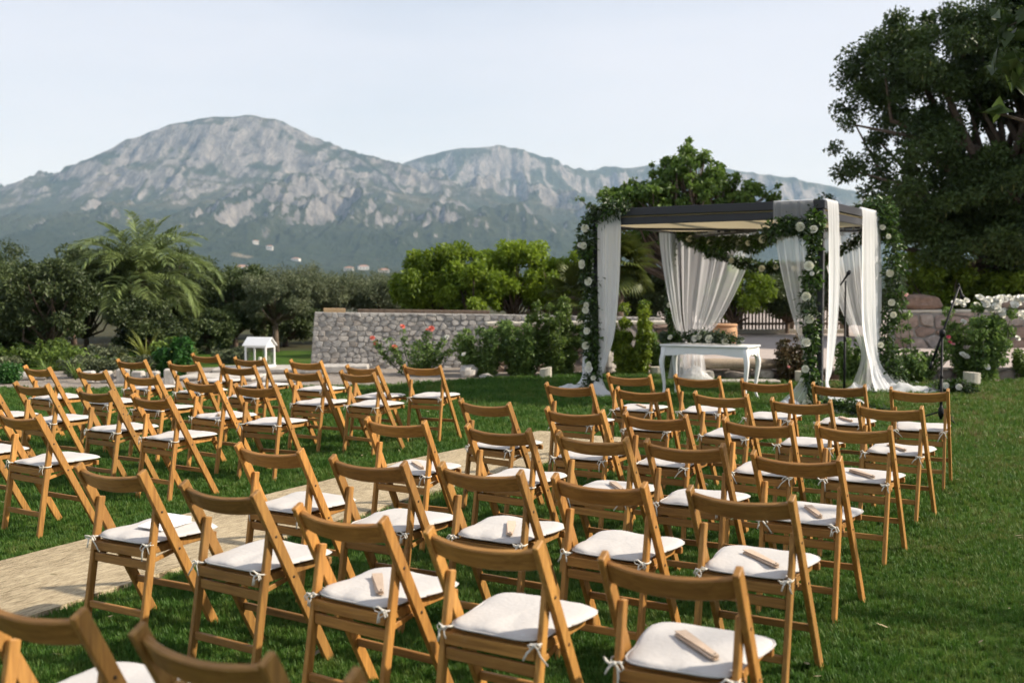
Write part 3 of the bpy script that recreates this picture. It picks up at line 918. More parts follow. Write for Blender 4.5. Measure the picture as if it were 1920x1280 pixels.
for k, (x, y, s, lab) in enumerate([
    (1.45, 19.35, (0.42, 0.34, 0.34), 'rounded pale rock between the bushes and the left garlanded post'),
    (-0.75, 19.2, (0.5, 0.3, 0.26), 'pale rock at the foot of the leafy rose bush nearest the wall'),
    (4.75, 18.1, (0.30, 0.26, 0.24), 'pale rounded rock below the terrace edge right of the table'),
    (1.75, 20.0, (0.34, 0.3, 0.55), 'upright brownish rock beside the left garlanded post'),
    (-0.45, 18.75, (0.26, 0.2, 0.12), 'small pale rock at the lawn edge below the rose bushes')]):
    tag(ob('rock', boulder(20 + k, s, M['flag_stone']), None, (x, y, -0.03), (0, 0, k * 1.3)), lab, 'rock', 'rocks along the beds')

# paving slabs by the lantern, pale stone edge of the bed on the left
def slab(x, y, w, d, h, rz, label, z=0.0, name='stone_slab', group='pale slabs beyond the left chairs'):
    o = ob(name, MB().box((0, 0, h / 2), (w, d, h), None, min(0.02, h * 0.3)).mesh('stone_slab', M['flag_stone']), None, (x, y, z), (0, 0, rz))
    return tag(o, label, 'stone slab', group)
slab(-4.75, 20.35, 1.5, 1.0, 0.09, 0.1, 'pale slab that the white house-shaped lantern stands on')
slab(-5.0, 18.9, 1.35, 0.9, 0.06, -0.1, 'pale slab in front of the lantern, behind the left chairs')
slab(-3.75, 18.55, 0.95, 0.8, 0.06, 0.2, 'pale slab near the left foot of the stone wall')
slab(-3.3, 20.15, 1.3, 0.55, 0.14, 0.1, 'bluish white step at the foot of the stone wall')
slab(-8.9, 19.0, 1.6, 0.9, 0.08, 0.25, 'large pale slab at the far left behind the chairs')
rngs = random.Random(4)
for k in range(6):
    x = -7.0 + k * 0.27
    lab_e = 'upright pale edging stone, %s from left in the row below the spiky plant' % ['first', 'second', 'third', 'fourth', 'fifth', 'sixth', 'seventh', 'eighth', 'ninth'][k]
    o = ob('edging_stone', MB().box((0, 0, 0.10), (0.19, 0.16, 0.22 + rngs.uniform(-.05, .05)), None, 0.02).mesh('edging_stone', M['flag_stone']), None, (x, 18.1 + 0.05 * math.sin(k), 0), (0, rngs.uniform(-.06, .06), rngs.uniform(-.2, .2)))
    tag(o, lab_e, 'edging stone', 'row of upright edging stones')

# ------------------------------------------------------------------ plants
def unit(a):
    return a / (np.linalg.norm(a, axis=-1, keepdims=True) + 1e-9)

def leaf_arrays(C_, D, rng, L, w, fold=0.25):
    """two triangles per leaf: base, left, tip / base, tip, right"""
    n = len(C_)
    L = L * rng.uniform(0.65, 1.3, (n, 1)); W = w * rng.uniform(0.7, 1.25, (n, 1))
    Q = rng.normal(size=(n, 3)); Q[:, 2] += 0.35
    Sd = unit(np.cross(D, Q)); Nn = unit(np.cross(Sd, D))
    Nn *= np.sign(Nn[:, 2:3] + 1e-6)
    base = C_ - D * L * 0.5
    V = np.empty((n, 4, 3))
    V[:, 0] = base
    V[:, 1] = base + D * L * 0.48 - Sd * W * 0.5 + Nn * W * fold
    V[:, 2] = base + D * L - Nn * L * 0.08
    V[:, 3] = base + D * L * 0.48 + Sd * W * 0.5 + Nn * W * fold
    i = np.arange(n)[:, None] * 4
    F = np.concatenate([i + np.array([[0, 2, 1]]), i + np.array([[0, 3, 2]])])
    return V.reshape(-1, 3), F

def clump_leaves(clumps, n, rng, L, w, droop=0.15, squash=0.8, shell=2.6):
    """n leaves shared among clumps (x, y, z, r) by surface"""
    cl = np.array(clumps, float)
    pr = cl[:, 3] ** 2; pr /= pr.sum()
    k = rng.choice(len(cl), n, p=pr)
    d = unit(rng.normal(size=(n, 3)))
    rad = rng.uniform(0, 1, (n, 1)) ** (1 / shell)
    P = cl[k, :3] + d * rad * cl[k, 3:4] * np.array([1, 1, squash])
    D = unit(d * 0.75 + rng.normal(size=(n, 3)) * 0.55 + np.array([0, 0, -droop]))
    V, F = leaf_arrays(P, D, rng, L, w)
    ct = rng.uniform(0, 1, len(cl))
    tint = np.clip(0.45 * ct[k] + 0.55 * rng.beta(2, 2.2, n), 0, 1)
    return V, F, np.repeat(tint, 4)

def ellipsoid_clumps(ells, n, rng, r0, r1, edge=1.0):
    out = []
    vol = np.array([e[3] * e[4] * e[5] for e in ells]) ** 0.7
    for k in rng.choice(len(ells), n, p=vol / vol.sum()):
        e = ells[k]
        d = unit(rng.normal(size=3)); q = rng.uniform(0.15, 1) ** (1 / 2.4) * edge
        out.append((e[0] + d[0] * e[3] * q, e[1] + d[1] * e[4] * q, e[2] + d[2] * e[5] * q, rng.uniform(r0, r1)))
    return out

def limbs(mb, base, clumps, rng, r0, fork, every=1, n=6):
    base = np.array(base, float)
    for c in clumps[::every]:
        e = np.array(c[:3])
        s = base + np.array([0, 0, rng.uniform(fork * 0.78, fork)])
        m1 = s + (e - s) * 0.4 + rng.normal(size=3) * 0.08 * np.linalg.norm(e - s); m1[2] -= 0.04 * np.linalg.norm(e - s)
        m2 = s + (e - s) * 0.72 + rng.normal(size=3) * 0.05 * np.linalg.norm(e - s)
        k = r0 * rng.uniform(0.35, 0.6)
        mb.tube([s, m1, m2, e], [k, k * 0.65, k * 0.4, k * 0.12], n)

def tree(name, label, cat, loc, ells, n_clumps, cr, n_leaves, leaf, mat, seed, trunk_r=0.1, fork=0.8, droop=0.15, group=None, every=2, lean=(0, 0), squash=0.8, edge=1.0, shell=1.8, extra=None):
    rng = np.random.default_rng(seed)
    t = thing(name, label, cat, loc, 0, group)
    cl = ellipsoid_clumps(ells, n_clumps, rng, cr[0], cr[1], edge)
    if extra: cl += extra
    mb = MB()
    mb.tube([(0, 0, -0.1), (lean[0] * .3, lean[1] * .3, fork * 0.4), (lean[0] * .7, lean[1] * .7, fork * 0.8), (lean[0], lean[1], fork * 1.15)],
            [trunk_r * 1.35, trunk_r, trunk_r * 0.85, trunk_r * 0.6], 10)
    limbs(mb, (lean[0] * .8, lean[1] * .8, 0), cl, rng, trunk_r, fork, every)
    ob('trunk', mb.mesh('trunk', M['bark'], True), t)
    V, F, T = clump_leaves(cl, n_leaves, rng, leaf[0], leaf[1], droop, squash, shell)
    ob('crown', np_mesh('crown', V, F, mat, col=T), t)
    return t, cl, rng

def small_tree(name, label, x, y, h, r, mat, seed, n=9000, leaf=(0.09, 0.04), group='orchard trees beyond the lawn', z0=0.45, cat='tree', trunk=0.07, flat=1.0, squash=0.8):
    hz = (h - z0) / 2
    ells = [(0, 0, z0 + hz, r * 0.8, r * 0.8, hz * 0.82)]
    rr = random.Random(seed)
    for k in range(4):
        a = rr.uniform(0, 6.28)
        ells.append((math.cos(a) * r * 0.5, math.sin(a) * r * 0.5, z0 + hz * rr.uniform(0.7, 1.45), r * 0.5, r * 0.5, hz * 0.5))
    return tree(name, label, cat, (x, y, 0), ells, int(44 + r * 22), (r * 0.14, r * 0.30), int(n * 1.3), leaf, mat, seed, trunk, z0 + 0.2, group=group, squash=squash)

# dark orchard trees on the left
for k, (x, y, h, r, lab) in enumerate([
    (-11.6, 23.0, 2.55, 1.35, 'dark orchard tree cut by the left edge of the picture'),
    (-9.6, 22.6, 2.35, 1.15, 'dark orchard tree with a reddish trunk at the far left'),
    (-10.3, 26.5, 2.75, 1.35, 'dark orchard tree just left of the date palm'),
    (-13.9, 27.0, 2.9, 1.5, 'tall dark orchard tree behind the leftmost ones'),
    (-12.2, 30.5, 2.9, 1.5, 'dark orchard tree behind and left of the date palm'),
    (-9.6, 32.0, 2.75, 1.5, 'orchard tree directly behind the date palm crown'),
    (-7.9, 30.0, 2.45, 1.35, 'orchard tree behind the right half of the date palm'),
    (-6.9, 27.3, 2.15, 1.0, 'low orchard tree just right of the date palm'),
    (-15.9, 33.0, 3.2, 1.7, 'far orchard tree at the left edge, behind the others'),
    (-8.0, 24.4, 1.35, 0.9, 'low dark bush in the shade under the date palm'),
    (-11.0, 24.8, 1.5, 1.1, 'low dark bush under the orchard trees at the far left'),
    (-12.9, 24.6, 1.6, 1.1, 'low dark bush at the left edge under the orchard trees'),
    (-9.4, 28.6, 1.5, 1.2, 'low dark bush right behind the date palm trunk'),
    (-7.2, 26.0, 1.1, 0.8, 'low dark bush between the date palm and the lantern'),
    (-6.0, 29.0, 1.2, 1.0, 'low dark bush behind the lantern'),
    (-7.6, 33.5, 1.5, 1.3, 'low dark bush far behind the lantern'),
    (-11.0, 34.5, 2.2, 1.6, 'far dark tree closing the view behind the date palm')]):
    small_tree('orchard_tree', lab, x, y, h, r, M['leaf_dark'], 100 + k, 11000, (0.10, 0.045), z0=0.05 if h < 1.6 else 0.2)
# olives
for k, (x, y, h, r, n, lab) in enumerate([
    (-5.75, 26.6, 2.30, 0.95, 11000, 'grey green olive tree beside the left end of the stone wall'),
    (-6.4, 28.2, 2.05, 0.9, 9000, 'rounded olive tree behind and left of the first olive'),
    (-5.0, 30.5, 2.05, 1.2, 10000, 'olive tree over the left end of the stone wall'),
    (-4.0, 31.0, 2.0, 1.2, 10000, 'olive tree over the middle of the stone wall'),
    (-3.0, 31.5, 2.0, 1.25, 10000, 'olive tree next to the bright orange trees'),
    (-1.9, 33.0, 2.0, 1.3, 9000, 'olive tree half hidden behind the bright orange trees'),
    (-7.0, 35.0, 2.3, 1.6, 9000, 'far olive tree between the palm and the wall'),
    (-4.6, 37.0, 2.2, 1.7, 9000, 'far olive tree behind the row over the wall')]):
    small_tree('olive_tree', lab, x, y, h, r, M['leaf_olive'], 200 + k, n, (0.085, 0.024), 'olive trees beyond the wall', 0.6, trunk=0.08)
# bright citrus trees over the wall
citrus = [
    (-1.62, 25.0, 2.75, 1.05, 16000, 'bright green orange tree at the left of the group over the wall'),
    (-0.80, 24.4, 2.35, 0.9, 12000, 'bright orange tree filling the middle of the group'),
    (0.05, 25.0, 2.75, 1.05, 16000, 'bright orange tree with the pointed top shoot'),
    (0.95, 25.2, 2.45, 0.9, 12000, 'bright orange tree next to the left garlanded post'),
    (-2.2, 26.2, 1.9, 0.75, 8000, 'lowest orange tree, left end of the bright group')]
for k, (x, y, h, r, n, lab) in enumerate(citrus):
    small_tree('orange_tree', lab, x, y, h, r, M['leaf_citrus'], 300 + k, n, (0.10, 0.05), 'orange trees over the wall', 0.75, squash=0.95)
for k, (x, y, h, r, lab) in enumerate([
    (6.2, 30.5, 2.35, 1.2, 'orange tree seen through the arch beside the slat fence'),
    (7.9, 31.5, 2.3, 1.3, 'orange tree behind the slat fence, right of the first'),
    (10.1, 26.0, 2.35, 1.2, 'orange tree right of the arch over the shaded wall'),
    (11.6, 25.6, 2.25, 1.2, 'orange tree over the middle of the shaded wall'),
    (13.0, 25.6, 2.5, 1.3, 'orange tree at the right edge over the shaded wall'),
    (9.0, 29.5, 2.2, 1.2, 'orange tree behind the right garlanded post'),
    (4.6, 31.5, 2.1, 1.2, 'orange tree seen behind the sheer back curtain'),
    (2.9, 27.5, 2.2, 1.1, 'dark orange tree behind the fan palm')]):
    small_tree('orange_tree', lab, x, y, h, r, M['leaf_citrus' if k in (0, 2, 3, 4) else 'leaf_dark'], 340 + k, 9000, (0.11, 0.055), 'orange trees beyond the terrace', 0.4)
# broad-leaved tree over the canopy
tree('mulberry_tree', 'airy broad leaved tree rising above the canopy of the arch', 'tree', (4.15, 26.0, 0),
     [(0, 0, 3.6, 1.7, 1.0, 0.65), (0.05, 0, 4.15, 0.80, 0.7, 0.60), (-1.3, 0, 3.55, 0.75, 0.7, 0.35), (1.4, 0, 3.45, 0.85, 0.7, 0.35), (0, 0, 2.9, 1.5, 1.0, 0.5)], 300, (0.10, 0.24), 19000, (0.115, 0.075), M['leaf_mulberry'], 401, 0.13, 1.9, every=1,
     extra=[(0.02, 0, 4.95, 0.14), (0.0, 0, 4.75, 0.17), (-0.02, 0, 4.55, 0.2), (0.5, 0, 4.5, 0.15), (0.42, 0, 4.65, 0.1), (0.72, 0, 4.4, 0.12), (-0.55, 0, 4.45, 0.1), (-0.85, 0, 4.42, 0.09), (-0.8, 0, 4.2, 0.16), (0.85, 0, 4.1, 0.16), (-2.35, 0, 3.45, 0.09), (-1.9, 0, 3.75, 0.16), (-2.55, 0, 3.6, 0.1), (2.35, 0, 3.45, 0.16), (2.1, 0, 3.65, 0.16), (1.65, 0, 3.85, 0.18), (2.1, 0, 3.9, 0.1), (-1.5, 0, 3.9, 0.13)])
# the big carob on the right
_, carob_cl, carob_rng = tree('carob_tree', 'huge dark carob tree towering over the right side', 'tree', (12.8, 27.0, 0),
     [(-0.4, 0, 5.4, 4.2, 3.2, 3.2), (-2.9, -0.6, 3.9, 2.2, 2.0, 1.5), (-2.4, 0, 6.8, 2.2, 2.0, 1.6), (0.4, -2.3, 2.9, 3.2, 1.0, 0.9), (1.2, 0, 8.6, 2.8, 2.0, 1.5), (2.4, -1.0, 5.2, 2.2, 1.8, 2.2), (0.6, -2.2, 5.8, 2.0, 0.8, 2.0), (-0.3, -2.0, 8.2, 1.5, 0.8, 1.2), (-2.2, -1.9, 2.5, 2.0, 0.8, 0.45), (1.0, 0, 7.6, 2.6, 2.2, 1.8), (-0.2, -1.5, 3.3, 2.8, 1.8, 1.3), (-1.0, -1.6, 2.75, 2.6, 1.4, 0.7), (1.4, -1.8, 3.0, 2.4, 1.6, 1.0)], 720, (0.26, 0.58), 250000, (0.115, 0.058), M['leaf_carob'], 402, 0.30, 2.4, every=6,
     extra=[(-4.9, 0, 2.9, 0.3), (-5.3, 0, 3.1, 0.25), (-5.5, 0, 3.4, 0.2), (-5.1, 0, 3.6, 0.3), (-4.7, 0, 4.3, 0.35), (-4.9, 0, 4.9, 0.28), (-4.6, 0, 5.5, 0.3), (-4.35, 0, 6.3, 0.35), (-4.5, 0, 6.8, 0.22), (-4.0, 0, 7.2, 0.35), (-3.5, 0, 7.9, 0.32), (-3.9, 0, 2.75, 0.30), (-4.3, 0, 3.0, 0.25), (-4.45, 0, 3.35, 0.22), (-3.6, 0, 3.3, 0.4), (-3.7, 0, 4.1, 0.35), (-3.95, 0, 4.75, 0.3), (-4.0, 0, 5.1, 0.26), (-3.4, 0, 5.6, 0.4), (-3.75, 0, 6.1, 0.28), (-3.3, 0, 6.55, 0.3), (-2.9, 0, 7.1, 0.36), (-2.55, 0, 7.75, 0.36), (-2.75, 0, 7.95, 0.22), (-2.0, 0, 7.7, 0.32), (-1.6, 0, 7.6, 0.4), (-1.1, 0, 8.1, 0.25), (-0.6, 0, 8.2, 0.4), (-0.3, 0, 8.7, 0.45)])
_ct = bpy.data.objects['carob_tree']
def pods():
    rng = np.random.default_rng(9)
    P = np.array([c[:3] for c in carob_cl if c[1] < 0.3])
    k = rng.choice(len(P), 420)
    C_ = P[k] + rng.normal(size=(420, 3)) * np.array([0.22, 0.2, 0.14]) + np.array([0, -0.35, -0.2])
    D = unit(np.array([0, 0, -1.0]) + rng.normal(size=(420, 3)) * 0.2)
    V, F = leaf_arrays(C_, D, rng, 0.16, 0.035, 0.3)
    o = ob('pods', np_mesh('pods', V, F, M['pod'], col=np.repeat(rng.uniform(0, 1, 420), 4)), _ct)
    o['kind'] = 'stuff'
pods()
# tree standing right of the camera: one bough reaches into the picture, its crown shades the near rows; one unseen lobe is added to darken the right lawn
tree('overhanging_tree', 'blurred dark bough of a near tree hanging in at the upper right', 'tree', (7.6, 4.3, 0),
     [(1.5, -0.7, 4.3, 1.1, 1.6, 0.7), (-2.4, -2.45, 4.3, 2.0, 0.85, 0.8)], 90, (0.3, 0.5), 17000, (0.14, 0.07), M['leaf_carob'], 403, 0.11, 2.6, every=2,
     extra=[(-4.92, 1.7, 2.98, .13), (-4.9, 1.7, 2.74, .12), (-4.97, 1.7, 2.52, .07), (-4.75, 1.7, 3.08, .16), (-4.5, 1.6, 3.15, .2), (-4.1, 1.5, 3.25, .2), (-3.4, 1.3, 3.4, .2), (-2.6, 1.0, 3.6, .2)])

# shrubs
def rose_mesh(name, mat, seed=1):
    rng = random.Random(seed)
    mb = MB()
    for ring, (m, rad, tilt, h, z) in enumerate([(3, 0.16, 0.05, 0.62, 0.30), (5, 0.36, 0.25, 0.74, 0.16), (5, 0.58, 0.6, 0.80, 0.02), (6, 0.82, 1.05, 0.82, -0.12)]):
        for k in range(m):
            a = 2 * math.pi * (k + 0.5 * (ring % 2)) / m + rng.uniform(-.15, .15)
            ca, sa = math.cos(a), math.sin(a)
            wd = 2 * math.pi * max(rad, 0.22) / m * 0.75
            g = []
            for j in range(3):
                t = j / 2
                for i in (-1, 0, 1):
                    r = rad * (0.55 + 0.45 * t) + math.sin(tilt) * h * t * t * 0.45 - abs(i) * 0.06
                    zz = z - 0.25 + h * (t * math.cos(tilt * t)) - abs(i) * 0.05 * t
                    q = i * wd * (0.6 + 0.5 * t) * (0.8 if j == 2 else 1)
                    g.append((ca * r - sa * q, sa * r + ca * q, zz))
            mb.add(g, [(0, 1, 4, 3), (1, 2, 5, 4), (3, 4, 7, 6), (4, 5, 8, 7)])
    mb.lathe([(0.05, -0.35), (0.45, -0.1), (0.42, 0.25), (0.26, 0.42), (0.08, 0.46)], 10)
    return mb.mesh(name, mat, True)
ROSE = {k: rose_mesh('rose_' + k, M['petal_' + k], i) for i, k in enumerate(('cream', 'white', 'coral', 'pink', 'magenta'))}

def flower(parent, kind, loc, size, rng, face=(0, -0.6, 0.6), name='rose'):
    q = (Vector(face) + Vector((rng.uniform(-.3, .3), rng.uniform(-.3, .3), rng.uniform(-.3, .3)))).to_track_quat('Z', 'Y')
    return ob(name, ROSE[kind], parent, loc, q.to_euler(), size * 0.66)

def shrub(name, label, loc, h, r, mat, seed, n=3500, leaf=(0.06, 0.035), flowers=(), group=None, cat='shrub', stems=14, z0=0.08, spread=0.9, shell=2.0):
    rng = np.random.default_rng(seed)
    t = thing(name, label, cat, loc, 0, group)
    mb = MB(); cl = []
    n = int(n * 1.5); leaf = (leaf[0] * 1.2, leaf[1] * 1.2)
    for k in range(stems):
        a = rng.uniform(0, 6.283); q = r * rng.uniform(0.1, 1) ** 0.6 * spread
        top = np.array([math.cos(a) * q, math.sin(a) * q * 0.8, h * rng.uniform(0.6, 1.0) * (1 - 0.25 * (q / r) ** 2)])
        b = np.array([math.cos(a) * q * 0.2, math.sin(a) * q * 0.2, -0.03])
        m = (b + top) / 2 + np.array([math.cos(a), math.sin(a), 0]) * 0.08 * h
        mb.tube([b, m, top], [0.012, 0.008, 0.003], 5)
        for s in np.linspace(max(0.12, z0 / h), 1.0, 5):
            c = (1 - s) ** 2 * b + 2 * s * (1 - s) * m + s * s * top
            cl.append((*c, rng.uniform(0.09, 0.17) * (0.7 + 0.5 * r) * (1.15 - 0.45 * s)))
    for f in flowers:
        top = np.array(f[1]); b = np.array([top[0] * 0.3, top[1] * 0.3, 0]); m = (b + top) / 2 + rng.normal(size=3) * 0.04
        mb.tube([b, m, top], [0.010, 0.007, 0.004], 5)
        for s in (0.45, 0.6, 0.75, 0.88):
            c = (1 - s) ** 2 * b + 2 * s * (1 - s) * m + s * s * top
            cl.append((*c, 0.075))
    ob('stems', mb.mesh('stems', M['stem'], True), t)
    V, F, T = clump_leaves(cl, n, rng, leaf[0], leaf[1], 0.1, 0.9, shell)
    V[:, 2] = np.maximum(V[:, 2], 0.01)
    ob('foliage', np_mesh('foliage', V, F, mat, col=T), t)
    for f in flowers:
        flower(t, f[0], f[1], f[2], rng)
    return t

shrub('rose_bush', 'leggy coral rose bush in front of the stone wall', (-1.75, 19.7, 0), 0.75, 0.62, M['leaf_rose'], 501, 1500, stems=8,
      flowers=[('coral', (-0.75, -0.1, 0.66), 0.062), ('coral', (-0.70, -0.1, 0.57), 0.055), ('coral', (-0.36, -0.1, 0.50), 0.07), ('coral', (-0.22, 0, 0.86), 0.062), ('coral', (0.30, 0, 0.82), 0.075), ('coral', (0.22, 0.05, 0.80), 0.045), ('white', (0.58, 0, 0.67), 0.06), ('white', (0.72, 0, 0.50), 0.06), ('white', (0.70, 0, 0.46), 0.05)], group='rose bushes along the bed')
shrub('rose_bush', 'leafy rose bush with small white blooms right of the coral roses', (-0.55, 19.35, 0), 0.88, 0.52, M['leaf_rose'], 502, 4200, flowers=[('white', (0.18, -0.3, 0.55), 0.04), ('white', (-0.3, -0.3, 0.40), 0.05), ('white', (0.45, -0.2, 0.62), 0.045), ('white', (0.62, -0.2, 0.66), 0.045)], group='rose bushes along the bed')
shrub('rose_bush', 'dense green bush in the middle of the bed behind the pale block', (0.15, 19.4, 0), 1.12, 0.58, M['leaf_rose'], 503, 5200, stems=18, group='rose bushes along the bed')
shrub('rose_bush', 'tallest green bush of the bed, left of the garlanded post', (0.82, 19.45, 0), 1.42, 0.55, M['leaf_ground'], 504, 6000, stems=20, group='rose bushes along the bed')
shrub('shrub', 'yellow green shrub seen through the left side of the arch', (2.15, 19.4, 0), 1.36, 0.55, M['leaf_bright'], 505, 5000, (0.075, 0.04), stems=16)
shrub('shrub', 'dark shrub behind the left end of the white table', (2.75, 19.6, 0), 0.85, 0.35, M['leaf_rose'], 506, 2600, stems=10)
shrub('rose_bush', 'reddish leaved rose bush left of the front right post', (4.62, 18.15, 0), 0.82, 0.38, M['leaf_red'], 507, 2200, stems=11, flowers=[('pink', (-0.1, -0.25, 0.25), 0.035), ('pink', (0.1, -0.25, 0.2), 0.035)], group='rose bushes by the terrace edge')
shrub('rose_bush', 'dark leafy bush between the two right posts', (5.55, 17.9, 0), 0.75, 0.35, M['leaf_rose'], 508, 2000, stems=10, group='rose bushes by the terrace edge')
shrub('rose_bush', 'low sprawling rose bush right of the back right post', (6.65, 17.9, 0), 0.62, 0.55, M['leaf_rose'], 509, 2600, stems=13, flowers=[('magenta', (0.42, -0.2, 0.66), 0.05), ('magenta', (0.40, -0.2, 0.74), 0.045), ('pink', (0.5, -0.15, 0.62), 0.04), ('pink', (-0.05, -0.2, 0.20), 0.035), ('pink', (-0.35, 0, 1.42), 0.06), ('pink', (-0.24, 0, 1.43), 0.065)], group='rose bushes by the terrace edge')
_wr = shrub('rose_bush', 'big white rose bush in full bloom at the right', (7.75, 18.1, 0), 1.38, 0.64, M['leaf_rose'], 510, 7000, stems=24, group='rose bushes by the terrace edge')
_rg = random.Random(6)
for cx, cz, nn, s in [(-.50, 1.30, 3, .05), (-.36, 1.29, 5, .06), (-.02, 1.32, 13, .10), (.08, 1.20, 7, .07), (.24, 1.32, 9, .08), (.52, 1.31, 12, .09), (.28, 1.12, 6, .06), (.58, 1.09, 6, .06), (.2, 1.22, 5, .06), (-0.35, 0.96, 1, 0.03), (0.5, 0.72, 1, 0.03), (0.1, 0.92, 1, 0.03), (-0.35, 0.4, 2, 0.08), (0.0, 0.3, 2, 0.1)]:
    for k in range(nn):
        flower(_wr, 'white', (cx + _rg.uniform(-s, s), -0.15 + _rg.uniform(-.12, .12), cz + _rg.uniform(-s, s) * 0.7), _rg.uniform(0.060, 0.085), _rg)
shrub('shrub', 'bright leafy plant at the right edge beside the white roses', (8.65, 18.3, 0), 0.62, 0.3, M['leaf_ground'], 511, 1500, stems=8)
# left-hand beds
shrub('shrub', 'lush dark green plant behind the left chairs', (-5.95, 19.3, 0), 0.72, 0.36, M['leaf_lush'], 520, 2200, (0.12, 0.07), stems=11)
shrub('shrub', 'second lush plant just right of the spiky one', (-6.4, 20.3, 0), 0.65, 0.4, M['leaf_ground'], 521, 2200, (0.09, 0.05), stems=11)
shrub('shrub', 'small round shrub on the pale slabs at the far left', (-8.35, 18.1, 0), 0.34, 0.26, M['leaf_lush'], 522, 1600, (0.05, 0.03), stems=12)
for k, (x, y, h, r, lab) in enumerate([
    (-8.7, 20.9, 0.55, 0.55, 'pale green bed plant below the date palm'),
    (-9.7, 20.7, 0.45, 0.5, 'pale green bed plant left of the palm, near the chairs'),
    (-7.7, 20.2, 0.42, 0.5, 'low bed plant left of the spiky plant'),
    (-10.6, 21.2, 0.45, 0.55, 'low bed plant at the far left edge'),
    (-6.9, 22.3, 0.5, 0.55, 'bed plant behind the spiky plant'),
    (-5.7, 22.6, 0.45, 0.5, 'bed plant left of the lantern'),
    (-9.2, 21.9, 0.7, 0.6, 'taller bed plant in front of the orchard trees'),
    (-8.1, 21.6, 0.6, 0.55, 'bed plant between the spiky plant and the palm trunk'),
    (-10.1, 22.0, 0.6, 0.6, 'bed plant in front of the reddish trunk'),
    (-7.5, 19.3, 0.5, 0.5, 'bed plant above the upright edging stones'),
    (-11.6, 21.6, 0.5, 0.6, 'bed plant cut by the left picture edge'),
    (-6.6, 19.2, 0.5, 0.4, 'bed plant above the right end of the edging stones')]):
    shrub('bed_plant', lab, (x, y, 0), h * 0.75, r, M['leaf_olive' if k % 2 else 'leaf_ground'], 530 + k, 2200, (0.07, 0.035), stems=14, group='low plants of the left bed', cat='plant')
# reeds / tall grasses at the slabs
def spike_leaf(L, w, bend, mat, seed):
    rng = np.random.default_rng(seed)
    V, F = [], []
    n = 5
    for i in range(n + 1):
        t = i / n
        a = bend * t
        x = L * (t * math.sin(a * 0.7)); z = L * t * math.cos(a * 0.75)
        ww = w * (1 - t ** 1.6) * (0.6 + 0.8 * min(1, t * 4)) * 0.5
        V += [(x, -ww, z + ww * 0.4), (x, 0, z), (x, ww, z + ww * 0.4)]
    for i in range(n):
        for k in (0, 1):
            F.append((i * 3 + k, i * 3 + k + 1, i * 3 + k + 4, i * 3 + k + 3))
    me = np_mesh('spike_leaf', np.array(V), np.array(F), mat, True, col=np.full(len(V), rng.uniform(0.2, 0.9)))
    return me
def spiky(name, label, loc, L, w, n, mat, seed, lay=1.2, cat='plant', group=None):
    rng = random.Random(seed)
    t = thing(name, label, cat, loc, 0, group)
    ms = [spike_leaf(L, w, 0.35, mat, 1), spike_leaf(L * 0.9, w, 0.7, mat, 2), spike_leaf(L * 1.05, w * 0.9, 0.5, mat, 3)]
    for k in range(n):
        tilt = lay * (k / n) ** 0.8
        ob('leaf', rng.choice(ms), t, (0, 0, 0.02), (0, tilt, rng.uniform(0, 6.283)), rng.uniform(0.8, 1.1))
    return t
spiky('spiky_plant', 'yellow green spiky plant with sword leaves below the date palm', (-7.15, 21.4, 0), 0.82, 0.045, 75, M['leaf_spike'], 3)
spiky('spiky_plant', 'smaller spiky plant beside the big spiky one', (-6.55, 21.8, 0), 0.6, 0.04, 45, M['leaf_ground'], 4)
for k, (x, y, lab) in enumerate([(-7.35, 18.4, 'clump of thin reeds left of the upright edging stones'), (-6.2, 18.3, 'clump of thin reeds right of the upright edging stones'), (-8.0, 18.8, 'clump of thin reeds beside the small round shrub')]):
    spiky('reeds', lab, (x, y, 0), 0.45, 0.015, 40, M['leaf_ground'], 10 + k, 0.7, group='reed clumps of the left bed')

